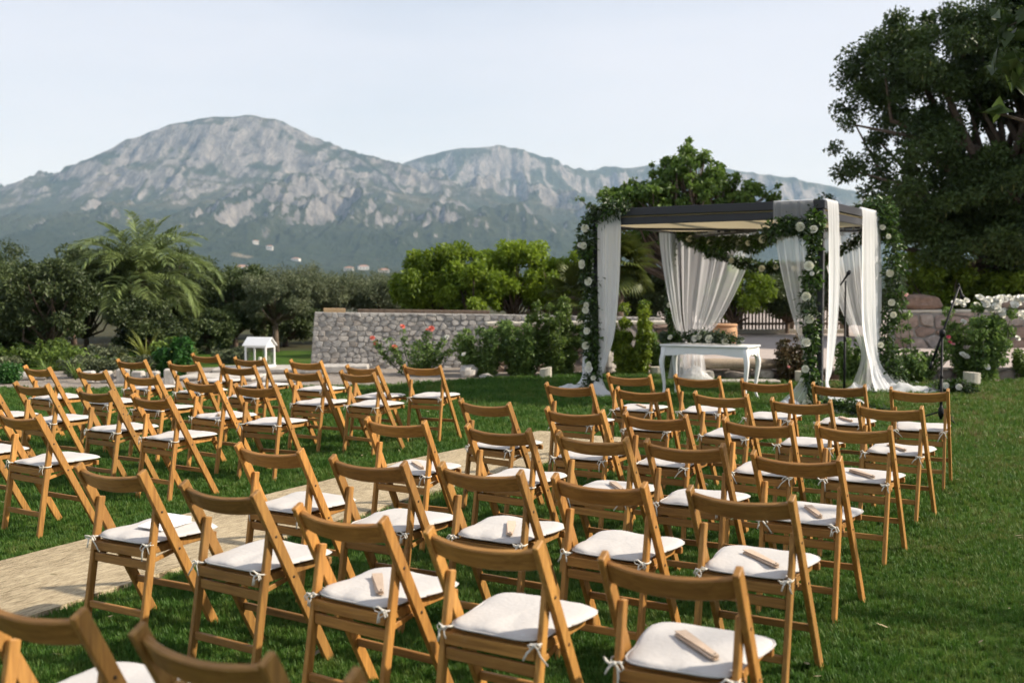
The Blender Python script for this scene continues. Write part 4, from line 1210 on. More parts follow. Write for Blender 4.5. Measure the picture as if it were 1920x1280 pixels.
# date palm
def frond_mesh(L, up, droop, mat, seed, n=46):
    """arching frond in the x-z plane with leaflets on both sides"""
    rng = np.random.default_rng(seed)
    pts = []
    a = up; p = np.array([0.0, 0.0, 0.0]); m = 14
    for i in range(m + 1):
        pts.append(p.copy())
        p = p + np.array([math.cos(a), 0, math.sin(a)]) * L / m
        a -= droop / m * (0.5 + 1.2 * i / m)
    pts = np.array(pts)
    C_, D, Ls, Ws = [], [], [], []
    for i in range(n):
        t = 0.14 + 0.86 * i / (n - 1)
        q = t * m; k = min(int(q), m - 1); f = q - k
        c = pts[k] * (1 - f) + pts[k + 1] * f
        tg = unit(pts[k + 1] - pts[k])
        nn = np.array([-tg[2], 0, tg[0]])
        for s in (-1, 1):
            d = unit(tg * (0.55 + 0.5 * t) + np.array([0, s * 1.0, 0]) + nn * 0.35 + rng.normal(size=3) * 0.08)
            ll = 0.46 * math.sin(math.pi * min(1, 0.12 + 0.83 * t)) ** 0.6 * L / 2.3 + 0.06
            C_.append(c); D.append(d); Ls.append(ll); Ws.append(0.034)
    C_, D, Ls, Ws = np.array(C_), np.array(D), np.array(Ls)[:, None], np.array(Ws)[:, None]
    Sd = unit(np.cross(D, np.array([0, 0, 1.0]) + rng.normal(size=D.shape) * 0.3))
    V = np.empty((len(C_), 5, 3))
    V[:, 0] = C_ - Sd * Ws * 0.3; V[:, 1] = C_ + Sd * Ws * 0.3
    mid = C_ + D * Ls * 0.55 + np.array([0, 0, -0.03]) * Ls
    V[:, 2] = mid + Sd * Ws * 0.5; V[:, 3] = mid - Sd * Ws * 0.5
    V[:, 4] = C_ + D * Ls + np.array([0, 0, -0.28]) * Ls
    i = np.arange(len(C_))[:, None] * 5
    F = np.concatenate([i + np.array([[0, 1, 2]]), i + np.array([[0, 2, 3]]), i + np.array([[3, 2, 4]])])
    tint = np.repeat(rng.uniform(0.2, 0.9, len(C_)), 5)
    V = V.reshape(-1, 3)
    # rachis: three-sided
    o = len(V); RV, RF = [], []
    for k, c in enumerate(pts):
        r = 0.022 * (1 - 0.85 * k / m)
        for j in range(3):
            an = 2.094 * j
            RV.append(c + np.array([0, math.cos(an) * r, math.sin(an) * r]))
    for k in range(m):
        for j in range(3):
            j2 = (j + 1) % 3
            a_, b_, c_, d_ = o + k * 3 + j, o + k * 3 + j2, o + k * 3 + 3 + j2, o + k * 3 + 3 + j
            RF += [(a_, b_, c_), (a_, c_, d_)]
    V = np.concatenate([V, np.array(RV)]); F = np.concatenate([F, np.array(RF)])
    return np_mesh('frond', V, F, mat, col=np.concatenate([tint, np.full(len(RV), 0.95)]))

def date_palm():
    rng = random.Random(7)
    t = thing('date_palm', 'arching date palm with feathery fronds left of the stone wall', 'palm', (-9.0, 26.5, 0))
    mb = MB()
    prof = []
    for k in range(15):
        z = -0.1 + 1.95 * k / 14
        prof += [(0.21 + 0.03 * (k % 2) + 0.03 * (k > 10), z), (0.18 + 0.02 * (k > 10), z + 0.10)]
    mb.lathe(prof, 14)
    ob('trunk', mb.mesh('palm_trunk', M['bark']), t)
    kinds = [frond_mesh(2.0, 1.35, 0.9, M['leaf_palm'], 1), frond_mesh(2.25, 1.15, 1.7, M['leaf_palm'], 2), frond_mesh(2.3, 0.85, 1.9, M['leaf_palm'], 3), frond_mesh(2.3, 0.45, 1.8, M['leaf_palm'], 4), frond_mesh(2.0, 0.0, 1.4, M['leaf_palm'], 5)]
    k = 0
    for ring, n in enumerate((8, 13, 16, 17, 12)):
        for i in range(n):
            a = 2 * math.pi * i / n + ring * 0.4 + rng.uniform(-.18, .18)
            f = ob('frond', kinds[ring], t, (0.08 * math.cos(a), 0.08 * math.sin(a), 1.78 - 0.05 * ring), (rng.uniform(-.25, .25), rng.uniform(-.12, .12), a), rng.uniform(0.85, 1.05) * 0.92)
date_palm()

def fan_palm(label, loc, zc, n, size, seed):
    rng = random.Random(seed)
    t = thing('fan_palm', label, 'palm', loc)
    ob('trunk', MB().tube([(0, 0, -0.1), (0.03, 0, zc * 0.5), (0, 0, zc)], [0.15, 0.13, 0.15], 10).mesh('palm_trunk', M['bark'], True), t)
    V, F = [], []
    m = 22
    V += [(0, -0.008, 0), (0, 0.008, 0), (0.42, 0.008, 0.03), (0.42, -0.008, 0.03)]; F += [(0, 1, 2), (0, 2, 3)]
    for i in range(m):
        a = -1.9 + 3.8 * i / (m - 1); o = len(V)
        L = 0.5 * (1 - 0.12 * abs(a)); w = 0.028
        c, s = math.cos(a), math.sin(a)
        for q, ww, dz in ((0.05, 0.6, 0.0), (0.6, 1.0, -0.01), (1.0, 0.1, -0.13)):
            V += [(0.42 + c * L * q - s * w * ww, s * L * q + c * w * ww, 0.03 + dz + 0.012), (0.42 + c * L * q, s * L * q, 0.03 + dz), (0.42 + c * L * q + s * w * ww, s * L * q - c * w * ww, 0.03 + dz + 0.012)]
        for r in (0, 1):
            for k in (0, 1):
                A, B, D, E_ = o + r * 3 + k, o + r * 3 + k + 1, o + r * 3 + k + 4, o + r * 3 + k + 3
                F += [(A, B, D), (A, D, E_)]
    me = np_mesh('fan_frond', np.array(V), np.array(F), M['leaf_fan_palm'], col=np.random.default_rng(seed).uniform(0.1, 0.9, len(V)))
    for k in range(n):
        el = 1.35 - 2.2 * (k / n)
        ob('frond', me, t, (0, 0, zc), (rng.uniform(-.3, .3), -el, rng.uniform(0, 6.283)), size * rng.uniform(0.8, 1.1))
fan_palm('fan palm with a brown trunk seen behind the left side of the arch', (2.15, 22.6, 0), 1.95, 46, 0.95, 2)
fan_palm('low fan palm left of the garlanded post behind the bushes', (1.35, 23.4, 0), 1.35, 34, 0.85, 5)

# ------------------------------------------------------------------ jute runner
def jute_mat():
    m, n, l, b = newmat('woven_jute')
    tc = N(n, 'TexCoord')
    mp = N(n, 'Mapping'); mp.inputs['Scale'].default_value = (1, 1, 1)
    l.new(tc.outputs['Object'], mp.inputs['Vector'])
    wv = N(n, 'TexWave', Scale=26.0, Distortion=3.5, Detail=3.0); wv.wave_type = 'BANDS'; wv.bands_direction = 'X'
    wv.inputs['Detail Scale'].default_value = 2.5
    l.new(mp.outputs[0], wv.inputs['Vector'])
    mp2 = N(n, 'Mapping'); mp2.inputs['Scale'].default_value = (60, 11, 40); l.new(tc.outputs['Object'], mp2.inputs['Vector'])
    ns = N(n, 'TexNoise', Scale=1.0, Detail=5.0, Roughness=0.7); l.new(mp2.outputs[0], ns.inputs['Vector'])
    big = N(n, 'TexNoise', Scale=1.3, Detail=4.0); l.new(tc.outputs['Object'], big.inputs['Vector'])
    a = N(n, 'Math'); a.operation = 'MULTIPLY_ADD'; a.inputs[1].default_value = 0.35
    l.new(wv.outputs['Fac'], a.inputs[0]); l.new(ns.outputs['Fac'], a.inputs[2])
    a2 = N(n, 'Math'); a2.operation = 'MULTIPLY_ADD'; a2.inputs[1].default_value = 0.35
    l.new(big.outputs['Fac'], a2.inputs[0]); l.new(a.outputs[0], a2.inputs[2])
    r = ramp(n, [(0.62, (0.10, 0.076, 0.042)), (0.80, (0.32, 0.25, 0.150)), (0.98, (0.52, 0.43, 0.285))])
    l.new(a2.outputs[0], r.inputs['Fac']); l.new(r.outputs[0], b.inputs['Base Color'])
    b.inputs['Roughness'].default_value = 0.9; b.inputs['Specular IOR Level'].default_value = 0.15
    bp = N(n, 'Bump', Strength=0.9, Distance=0.006)
    l.new(a.outputs[0], bp.inputs['Height']); l.new(bp.outputs['Normal'], b.inputs['Normal'])
    return m
def runner():
    nv, nu = 120, 12
    V = []
    for i in range(nv + 1):
        v = RUG_V[0] + (RUG_V[1] - RUG_V[0]) * i / nv
        e0, e1 = float(rug_edge(v, 0)), float(rug_edge(v, 1))
        for k in range(nu + 1):
            u = e0 + (e1 - e0) * k / nu
            x, y = G(u, v)
            z = 0.026 + 0.012 * float(vnoise(np.array([u * 2.5]), np.array([v * 1.3]), 3)[0])
            V.append((x, y, z))
    n = len(V)
    V += [(p[0], p[1], -0.002) for p in V]
    F = []
    w = nu + 1
    for i in range(nv):
        for k in range(nu):
            F.append((i * w + k, i * w + k + 1, (i + 1) * w + k + 1, (i + 1) * w + k))
    edge = [k for k in range(w)] + [i * w + nu for i in range(1, nv + 1)] + [nv * w + k for k in range(nu - 1, -1, -1)] + [i * w for i in range(nv - 1, 0, -1)]
    for a, b in zip(edge, edge[1:] + edge[:1]):
        F.append((b, a, a + n, b + n))
    mb = MB(); mb.v = V; mb.f = F
    # mesh kept in the runner's own axes so that the weave runs along it
    c = G(-5.235, 5.4)
    Mi = Matrix.Rotation(HEAD, 4, 'Z') @ Matrix.Translation((-c[0], -c[1], 0))
    mb.v = [tuple(Mi @ Vector(p)) for p in V]
    o = ob('jute_runner', mb.mesh('jute_runner', jute_mat()), None, (c[0], c[1], 0), (0, 0, -HEAD))
    tag(o, 'long woven straw coloured jute runner down the aisle', 'runner')
runner()

# ------------------------------------------------------------------ folding chairs
def chair_meshes():
    w = M['chair_wood']; wr = M['chair_rail_wood']; m = {}
    m['long_leg'] = MB().bar((0, 0, 0.79), (0, 0.432, -0.004), 0.022, 0.047, (1, 0, 0), 0.003).mesh('long_leg', w)
    m['short_leg'] = MB().bar((0, 0.1085, 0.632), (0, 0.004, -0.004), 0.021, 0.037, (1, 0, 0), 0.003).mesh('short_leg', w)
    # bowed back rail between the long legs, leaning with them
    rail = MB(); n = 12
    up = Vector((0, -0.432, 0.794)).normalized(); nrm = Vector((0, 0.794, 0.432)).normalized()
    for i in range(n + 1):
        s = -1 + 2 * i / n
        c = Vector((s * 0.197, 0.030, 0.735)) - nrm * 0.034 * (1 - s * s)
        for a, b in ((-0.037, -0.009), (-0.037, 0.009), (-0.034, 0.011), (0.034, 0.011), (0.039, 0.007), (0.039, -0.007), (0.034, -0.011), (-0.034, -0.011)):
            rail.v.append(tuple(c + up * a + nrm * b))
    for i in range(n):
        for k in range(8):
            k2 = (k + 1) % 8
            rail.f.append((i * 8 + k, i * 8 + k2, (i + 1) * 8 + k2, (i + 1) * 8 + k))
    rail.f += [tuple(range(7, -1, -1)), tuple(n * 8 + k for k in range(8))]
    m['back_rail'] = rail.mesh('back_rail', wr)
    m['seat_rail'] = MB().bar((-0.1715, 0.058, 0.415), (0.1715, 0.058, 0.415), 0.042, 0.020, (0, 0, 1), 0.003).mesh('seat_rail', wr)
    m['front_rail'] = MB().bar((-0.196, 0.446, 0.427), (0.196, 0.446, 0.427), 0.032, 0.020, (0, 0, 1), 0.003).mesh('front_rail', wr)
    m['side_rail'] = MB().bar((0, 0.071, 0.418), (0, 0.435, 0.427), 0.020, 0.030, (1, 0, 0), 0.003).mesh('side_rail', w)
    m['slat'] = MB().box((0, 0, 0), (0.34, 0.046, 0.010), None, 0.002).mesh('slat', wr)
    m['cross_bar'] = MB().bar((-0.172, 0.064, 0.362), (0.172, 0.064, 0.358), 0.040, 0.018, (0, 0, 1), 0.003).mesh('cross_bar', wr)
    m['front_stretcher'] = MB().bar((-0.1955, 0.322, 0.20), (0.1955, 0.322, 0.20), 0.030, 0.020, (0, 0, 1), 0.003).mesh('front_stretcher', wr)
    m['rear_stretcher'] = MB().bar((-0.172, 0.030, 0.15), (0.172, 0.030, 0.15), 0.032, 0.018, (0, 0, 1), 0.003).mesh('rear_stretcher', wr)
    m['guide'] = MB().bar((0, 0.085, 0.372), (0, 0.235, 0.400), 0.012, 0.020, (1, 0, 0), 0.002).mesh('seat_guide', w)
    m['bolt'] = MB().tube([(-0.012, 0, 0), (0.0125, 0, 0), (0.0135, 0, 0)], [0.006, 0.006, 0.003], 8).mesh('bolt', M['dark_bolt'])
    return m
CH = chair_meshes()

def cushion_mesh(seed):
    rng = np.random.default_rng(seed)
    n = 48; pts = []
    for k in range(n):
        a = 2 * math.pi * k / n
        p = 5.5
        c, s = math.cos(a), math.sin(a)
        q = (abs(c) ** p + abs(s) ** p) ** (-1 / p)
        x, y = q * c, q * s
        hw = 0.176 + 0.044 * (y * 0.5 + 0.5) ** 1.5 - 0.008 * math.exp(-((y + 0.3) / 0.28) ** 2)
        pts.append((x * hw, 0.263 + y * 0.216))
    V, F = [], []
    rings = [(0.0, 1.0), (0.35, 0.98), (0.6, 0.93), (0.80, 0.84), (0.90, 0.72), (0.955, 0.55), (0.985, 0.33), (1.0, 0.10), (1.004, 0.0), (1.0, -0.10), (0.97, -0.35), (0.85, -0.42), (0.0, -0.45)]
    t = 0.034
    for s, h in rings:
        for x, y in pts:
            X, Y = x * s, 0.263 + (y - 0.263) * s
            w = (fbm(np.array([X * 7 + seed * 3]), np.array([Y * 7]), seed, 3)[0] - 0.5) * 0.015 * (1 if h > 0 else 0.3)
            crease = 0.0035 * math.sin(X * 42 + Y * 16 + seed) * max(0, 1 - abs(Y - 0.12) / 0.12) * (1 if h > 0.3 else 0)
            V.append((X, Y, 0.460 + t * 0.5 * h + w + crease + 0.010 * (Y - 0.26)))
    for r in range(len(rings) - 1):
        for k in range(n):
            k2 = (k + 1) % n
            F.append((r * n + k, (r + 1) * n + k, (r + 1) * n + k2, r * n + k2))
    seam = MB().tube([(x * 1.012, 0.263 + (y - 0.263) * 1.012, V[8 * n + i][2]) for i, (x, y) in enumerate(pts)] + [(pts[0][0] * 1.012, 0.263 + (pts[0][1] - 0.263) * 1.012, V[8 * n][2])], 0.0034, 5)
    return np_mesh('cushion', np.array(V), np.array(F), M['cotton'], True), seam.mesh('piping', M['cotton'], True)
CUSH = [cushion_mesh(k) for k in range(7)]

def tie_mesh(seed):
    """cotton tape round the short leg, tied in a small loose bow with two tails"""
    rng = random.Random(seed)
    mb = MB()
    mb.tube([(0.024, 0.045, 0.0), (0.012, 0.028, 0.002), (-0.012, 0.026, 0.0), (-0.016, 0.045, -0.002), (-0.015, 0.07, 0.0), (0.01, 0.083, 0.004), (0.022, 0.07, 0.004)], 0.004, 5, flat=0.6)
    for s in (-1, 1):
        L = rng.uniform(0.018, 0.036); a = rng.uniform(-0.6, 0.5); b = rng.uniform(-.008, .012)
        mb.tube([(0, 0.022, 0), (s * L * 0.5, 0.014, 0.007 + b), (s * L, 0.012, L * a), (s * L * 0.75, 0.010, L * a - 0.010), (s * L * 0.3, 0.017, -0.006), (0, 0.020, 0)], 0.0036, 5, flat=0.45)
        L2 = rng.uniform(0.03, 0.085); q = rng.uniform(-0.3, 1.2) * s
        mb.tube([(0, 0.020, 0), (s * 0.012, 0.012, -0.010), (q * L2 * 0.5, 0.008, -L2 * 0.5), (q * L2 * 0.8 + rng.uniform(-.01, .01), 0.006, -L2)], [0.0034, 0.0038, 0.004, 0.004], 5, flat=0.45)
    mb.tube([(-0.005, 0.018, 0), (0.005, 0.018, 0)], 0.0065, 6)
    return mb.mesh('tie', M['tape'], True)
TIES = [tie_mesh(k) for k in range(5)]

def fan_parts():
    st = MB(); rng = random.Random(2)
    for k in range(7):
        a = (k - 3) * 0.012
        st.bar((-0.004 + math.sin(a) * 0, -0.10, (k - 3) * 0.0006 + 0.007), (math.tan(a) * 0.21, 0.105, (k - 3) * 0.0008 + 0.008), 0.014 + 0.012, 0.0020, (1, 0, 0), 0.0004)
    g = MB()
    vs = []
    for y, w in ((-0.105, 0.008), (-0.09, 0.010), (0.06, 0.017), (0.108, 0.018)):
        for x, z in ((-w, -0.0012), (w, -0.0012), (w, 0.0012), (-w, 0.0012)):
            vs.append((x, y, z))
    fs = [(0, 1, 2, 3), (15, 14, 13, 12)]
    for r in range(3):
        for k in range(4):
            k2 = (k + 1) % 4
            fs.append((r * 4 + k, r * 4 + 4 + k, r * 4 + 4 + k2, r * 4 + k2))
    g.add(vs, fs)
    riv = MB().tube([(0, 0, -0.001), (0, 0, 0.0185)], 0.003, 8)
    return st.mesh('fan_sticks', M['fan_wood']), g.mesh('fan_guard', M['fan_wood']), riv.mesh('fan_rivet', M['dark_bolt'])
FAN = fan_parts()

ORD = ['first', 'second', 'third', 'fourth', 'fifth']
ROW = ['front row', 'second row', 'third row', 'fourth row', 'fifth row', 'sixth row', 'nearest row']
CHAIRS = [
    ('R', 1, [(1.05, 9.86, 31), (1.63, 9.69, 32), (2.13, 9.21, 29), (2.63, 8.84, 31), (3.14, 8.43, 26)]),
    ('R', 2, [(0.46, 8.93, 31), (1.01, 8.52, 28), (1.54, 8.12, 35), (2.02, 7.65, 32), (2.51, 7.28, 34)]),
    ('R', 3, [(-0.20, 7.62, 35), (0.41, 7.11, 33), (0.90, 6.83, 33), (1.45, 6.50, 32), (1.95, 6.25, 32)]),
    ('R', 4, [(-0.71, 6.57, 28), (-0.09, 6.22, 32), (0.42, 5.85, 34), (0.88, 5.58, 31), (1.35, 5.17, 32)]),
    ('R', 5, [(-1.23, 5.48, 30), (-0.68, 5.06, 30), (-0.15, 4.83, 31), (0.35, 4.52, 31), (0.88, 4.23, 31)]),
    ('R', 6, [(-1.80, 4.84, 30), (-1.19, 4.37, 33), (-0.63, 3.88, 34), (-0.11, 3.50, 30), (0.45, 3.15, 28)]),
    ('R', 7, [None, None, (-1.27, 2.78, 29), (-0.71, 2.46, 31), (-0.16, 2.14, 31)]),
    ('L', 1, [(-0.91, 11.05, 25), (-1.51, 11.03, 35), (-2.24, 11.84, 29), (-2.97, 12.33, 27), (-3.66, 12.98, 32)]),
    ('L', 2, [(-1.46, 10.28, 35), (-2.01, 10.45, 32), (-2.80, 11.14, 27), (-3.50, 11.64, 28), (-4.19, 12.04, 28)]),
    ('L', 3, [(-2.11, 8.94, 27), (-2.68, 9.38, 35), (-3.40, 10.02, 31), (-4.09, 10.60, 33), (-4.81, 11.05, 34)]),
    ('L', 4, [(-2.68, 8.09, 35), (-3.28, 8.57, 34), (-4.03, 9.15, 30), (-4.62, 9.43, 33)]),
    ('L', 5, [(-3.16, 6.97, 32), (-3.78, 7.34, 31)]),
]
FANS = {('R', 1, 0), ('R', 1, 3), ('R', 2, 0), ('R', 2, 1), ('R', 2, 2), ('R', 2, 4), ('R', 3, 0), ('R', 3, 2), ('R', 3, 4), ('R', 4, 0), ('R', 4, 2), ('R', 4, 4),
        ('R', 5, 2), ('R', 5, 4), ('R', 6, 2), ('R', 6, 4), ('L', 2, 3), ('L', 3, 1), ('L', 1, 1)}
def place_chair(side, row, k, x, y, th, rng):
    tone = rng.uniform(0.78, 1.14); warm = rng.uniform(-.05, .05)
    where = ('right' if side == 'R' else 'left') + ' of the runner, ' + ROW[row - 1] + ', ' + ORD[k] + ' from the runner'
    t = thing('folding_chair', 'wooden folding chair ' + where, 'chair', (x, y, 0), -R(th), 'wooden folding chairs right of the runner' if side == 'R' else 'wooden folding chairs left of the runner')
    t.rotation_euler = (rng.uniform(-.012, .012), rng.uniform(-.010, .010), -R(th))
    for s in (-1, 1):
        ob('long_leg', CH['long_leg'], t, (s * 0.2065, 0, 0))
        ob('short_leg', CH['short_leg'], t, (s * 0.1840, 0, 0))
        ob('side_rail', CH['side_rail'], t, (s * 0.160, 0, 0))
        ob('seat_guide', CH['guide'], t, (s * 0.1655, 0, 0))
        ob('bolt', CH['bolt'], t, (s * 0.2065, 0.1045, 0.597), (0, 0, 0 if s > 0 else math.pi))
        ob('bolt', CH['bolt'], t, (s * 0.2065, 0.2035, 0.415), (0, 0, 0 if s > 0 else math.pi))
    for nm in ('back_rail', 'seat_rail', 'front_rail', 'cross_bar', 'front_stretcher', 'rear_stretcher'):
        ob(nm, CH[nm], t)
    for i in range(6):
        ob('slat', CH['slat'], t, (0, 0.105 + i * 0.062, 0.4325 + i * 0.0012))
    ck = rng.randrange(7)
    cu = ob('cushion', CUSH[ck][0], t, (rng.uniform(-.004, .004), rng.uniform(-.004, .004), 0), (0, 0, rng.uniform(-.02, .02)))
    ob('piping', CUSH[ck][1], cu)
    for s in (-1, 1):
        ti = ob('tie', TIES[rng.randrange(5)], cu, (s * 0.180, 0.022, 0.452), (0, rng.uniform(-.2, .2), rng.uniform(-.25, .25)))
        if s > 0: ti.scale = (-1, 1, 1)
    for o in t.children:
        o.color = (tone * (1 + warm), tone, tone * (1 - warm), 1)
    if (side, row, k) in FANS:
        c, s_ = math.cos(-R(th)), math.sin(-R(th))
        lx, ly = rng.uniform(.0, .05), rng.uniform(0.17, 0.23)
        f = thing('hand_fan', 'folded pale wooden fan on seat ' + where, 'hand fan', (x + c * lx - s_ * ly, y + s_ * lx + c * ly, 0.4755), -R(th) + rng.uniform(0.45, 0.85), 'folded wooden fans on the seats')
        ob('sticks', FAN[0], f, (0, 0, 0.001), scale=(1.1, 1.18, 1))
        ob('guard_stick', FAN[1], f, (0, 0, 0.0025), scale=(1.1, 1.18, 1)); ob('guard_stick', FAN[1], f, (0, 0, 0.0150), scale=(1.1, 1.18, 1))
        ob('rivet', FAN[2], f, (0, -0.112, 0))
_cr = random.Random(11)
for side, row, seats in CHAIRS:
    for k, s in enumerate(seats):
        if s: place_chair(side, row, k, s[0], s[1], s[2], _cr)
# folded paper left on one seat
_pp = MB(); _pp.add([(-.07, -.1, 0), (.07, -.1, 0), (.075, .1, .002), (-.065, .1, .002), (-.07, -.1, .004), (.07, -.1, .004), (.075, .1, .03), (-.065, .1, .028)], [(3, 2, 1, 0), (4, 5, 6, 7), (0, 1, 5, 4), (2, 3, 7, 6), (1, 2, 6, 5), (3, 0, 4, 7)])
tag(ob('paper_program', _pp.mesh('paper_program', M['white_paint']), None, (-1.63, 5.08, 0.484), (0, 0.05, -0.4)), 'folded white paper on the sixth row seat beside the runner', 'paper')

# ------------------------------------------------------------------ the arch: pergola with canopy
PU, PV, HX, HY, PZ = -5.52, 15.78, 1.62, 1.52, 2.68
PC = G(PU, PV)
ROT = (0, 0, -HEAD)
def at_arch(name, label, cat, group=None):
    return thing(name, label, cat, (PC[0], PC[1], 0), -HEAD, group)
def pergola():
    t = at_arch('canopy_pergola', 'dark metal pergola with beige canopy decorated as a wedding arch', 'pergola')
    md = M['metal_dark']
    post = MB().box((0, 0, (PZ - 0.12) / 2), (0.075, 0.075, PZ - 0.12), None, 0.006).mesh('post', md)
    foot = MB().box((0, 0, 0.012), (0.18, 0.18, 0.02), None, 0.004).mesh('foot_plate', md)
    for sx in (-1, 1):
        for sy in (-1, 1):
            p = ob('post', post, t, (sx * HX, sy * HY, 0)); ob('foot_plate', foot, p)
    for sy in (-1, 1):
        ob('beam', MB().box((0, 0, 0), (2 * HX + 0.10, 0.08, 0.11), None, 0.006).mesh('beam', md), t, (0, sy * HY, PZ - 0.055))
        ob('lower_beam', MB().box((0, 0, 0), (2 * HX - 0.09, 0.05, 0.10), None, 0.006).mesh('lower_beam', md), t, (0, sy * (HY - 0.005), PZ - 0.185))
    for sx in (-1, 1):
        ob('beam', MB().box((0, 0, 0), (0.08, 2 * HY - 0.085, 0.105), None, 0.006).mesh('beam', md), t, (sx * HX, 0, PZ - 0.056))
        ob('lower_beam', MB().box((0, 0, 0), (0.05, 2 * HY - 0.09, 0.095), None, 0.006).mesh('lower_beam', md), t, (sx * (HX - 0.005), 0, PZ - 0.186))
    for k, a in enumerate((1, -1)):
        ob('brace', MB().bar((-HX + 0.06, -a * (HY - 0.06), PZ - 0.275 - k * 0.036), (HX - 0.06, a * (HY - 0.06), PZ - 0.275 - k * 0.036), 0.034, 0.034, (0, 0, 1), 0.004).mesh('brace', md), t)
    for k in (-1, 1):
        ob('rafter', MB().box((0, 0, 0), (0.04, 2 * HY - 0.09, 0.05), None, 0.004).mesh('rafter', md), t, (k * 0.55, 0, PZ - 0.14))
    # beige cloth, sagging a little between the rafters
    nx, ny = 36, 18
    V, F = [], []
    for j in range(ny + 1):
        for i in range(nx + 1):
            x = -HX + 0.04 + (2 * HX - 0.08) * i / nx; y = -HY + 0.04 + (2 * HY - 0.08) * j / ny
            z = PZ - 0.205 - 0.05 * abs(math.sin(math.pi * (x + HX) / (2 * HX) * 3)) * math.sin(math.pi * (y + HY) / (2 * HY)) 
            V.append((x, y, z))
    for j in range(ny):
        for i in range(nx):
            a = j * (nx + 1) + i
            F.append((a, a + 1, a + nx + 2, a + nx + 1))
    ob('canopy', np_mesh('canopy', np.array(V), np.array(F), M['canopy_cloth'], True), t)
    # cloth edge showing in the slot between the two front bars
    ob('canopy_edge', MB().box((0, 0, 0), (2 * HX - 0.10, 0.03, 0.020)).mesh('canopy_edge', M['canopy_cloth']), t, (0, -HY, PZ - 0.122))
    ob('canopy_edge', MB().box((0, 0, 0), (0.03, 2 * HY - 0.10, 0.020)).mesh('canopy_edge', M['canopy_cloth']), t, (HX, 0, PZ - 0.1225))
pergola()

def drape(secs, nu, nv, folds, seed, mat, name='curtain', sharp=1.0):
    """cloth hung through cross-sections (left point, right point, fold depth)"""
    rng = np.random.default_rng(seed)
    n = len(secs)
    A = np.array([s[0] for s in secs], float); B = np.array([s[1] for s in secs], float); D = np.array([s[2] for s in secs], float)
    def cr(Pt, t):
        q = t * (n - 1); k = min(int(q), n - 2); f = q - k
        p0, p1, p2, p3 = Pt[max(k - 1, 0)], Pt[k], Pt[k + 1], Pt[min(k + 2, n - 1)]
        return 0.5 * (2 * p1 + (p2 - p0) * f + (2 * p0 - 5 * p1 + 4 * p2 - p3) * f * f + (3 * p1 - p0 - 3 * p2 + p3) * f ** 3)
    s = np.linspace(0, 1, nu + 1)
    warp = s + 0.05 * np.sin(2 * math.pi * s * 2 + rng.uniform(0, 6)) + 0.02 * np.sin(2 * math.pi * s * 5 + rng.uniform(0, 6))
    amp = 0.6 + 0.5 * vnoise(s * folds * 0.7, np.zeros_like(s), seed)
    V = []
    for j in range(nv + 1):
        t = j / nv
        a, b, d = cr(A, t), cr(B, t), max(0.0, float(cr(D, t)))
        w = b - a
        nn = np.array([w[1], -w[0], 0.0]); L = np.linalg.norm(nn)
        nn = nn / L if L > 1e-6 else np.array([0, -1.0, 0])
        f = np.sin(2 * math.pi * folds * warp + 0.5 * math.sin(3 * t + seed)) * amp + 0.12 * np.sin(2 * math.pi * folds * 2.3 * warp + seed)
        f = 0.75 * f + 0.5 * (vnoise(s * folds * 1.3, np.full_like(s, t * 5.0), seed + 5) - 0.5)
        V.append(a[None] + s[:, None] * w[None] + nn[None] * (f * d)[:, None])
    V = np.concatenate(V)
    i = np.arange(nv)[:, None] * (nu + 1) + np.arange(nu)[None, :]
    F = np.stack([i, i + 1, i + nu + 2, i + nu + 1], -1).reshape(-1, 4)
    V[:, 2] = np.maximum(V[:, 2], 0.03)
    return np_mesh(name, V, F, mat, True)

def pool(cx, cy, rx, ry, h, seed, mat, tail=None):
    """cloth heaped on the ground, with crumpled folds"""
    n, m = 40, 14
    V = [(cx, cy, h)]
    for j in range(1, m + 1):
        q = j / m
        for k in range(n):
            a = 2 * math.pi * k / n
            e = 0.75 + 0.5 * float(vnoise(np.array([math.cos(a) * 1.6 + seed]), np.array([math.sin(a) * 1.6]), seed)[0])
            x, y = cx + rx * q * math.cos(a) * e, cy + ry * q * math.sin(a) * e
            z = h * (1 - q) ** 1.3 + 0.035 + 0.17 * (1 - 0.6 * q) * float(fbm(np.array([x * 5.0]), np.array([y * 5.0]), seed, 3, 0.5, True)[0]) - 0.06
            V.append((x, y, max(0.02, z if j < m else 0.02)))
    F = [(0, 1 + k, 1 + (k + 1) % n) for k in range(n)]
    mb = MB(); mb.v = V; mb.f = F
    for j in range(m - 1):
        for k in range(n):
            k2 = (k + 1) % n
            mb.f.append((1 + j * n + k, 1 + (j + 1) * n + k, 1 + (j + 1) * n + k2, 1 + j * n + k2))
    return mb.mesh('cloth_heap', mat, True)

G_CURT = 'white curtains hung on the arch'
T0 = PZ + 0.008
def curtain(label, secs, folds, seed, mat, nu=70, nv=60, heaps=(), bands=()):
    t = at_arch('curtain', label, 'curtain', G_CURT)
    ob('cloth', drape(secs, nu, nv, folds, seed, M[mat]), t)
    for hp in heaps:
        ob('cloth_heap', pool(*hp, seed + 3, M[mat]), t)
    for c, r in bands:
        ob('tie_band', MB().lathe([(r, -0.025), (r * 1.08, 0), (r, 0.025)], 14, c).mesh('tie_band', M['white_paint'], True), t)
X0, X1, Y0, Y1 = -HX, HX, -HY, HY
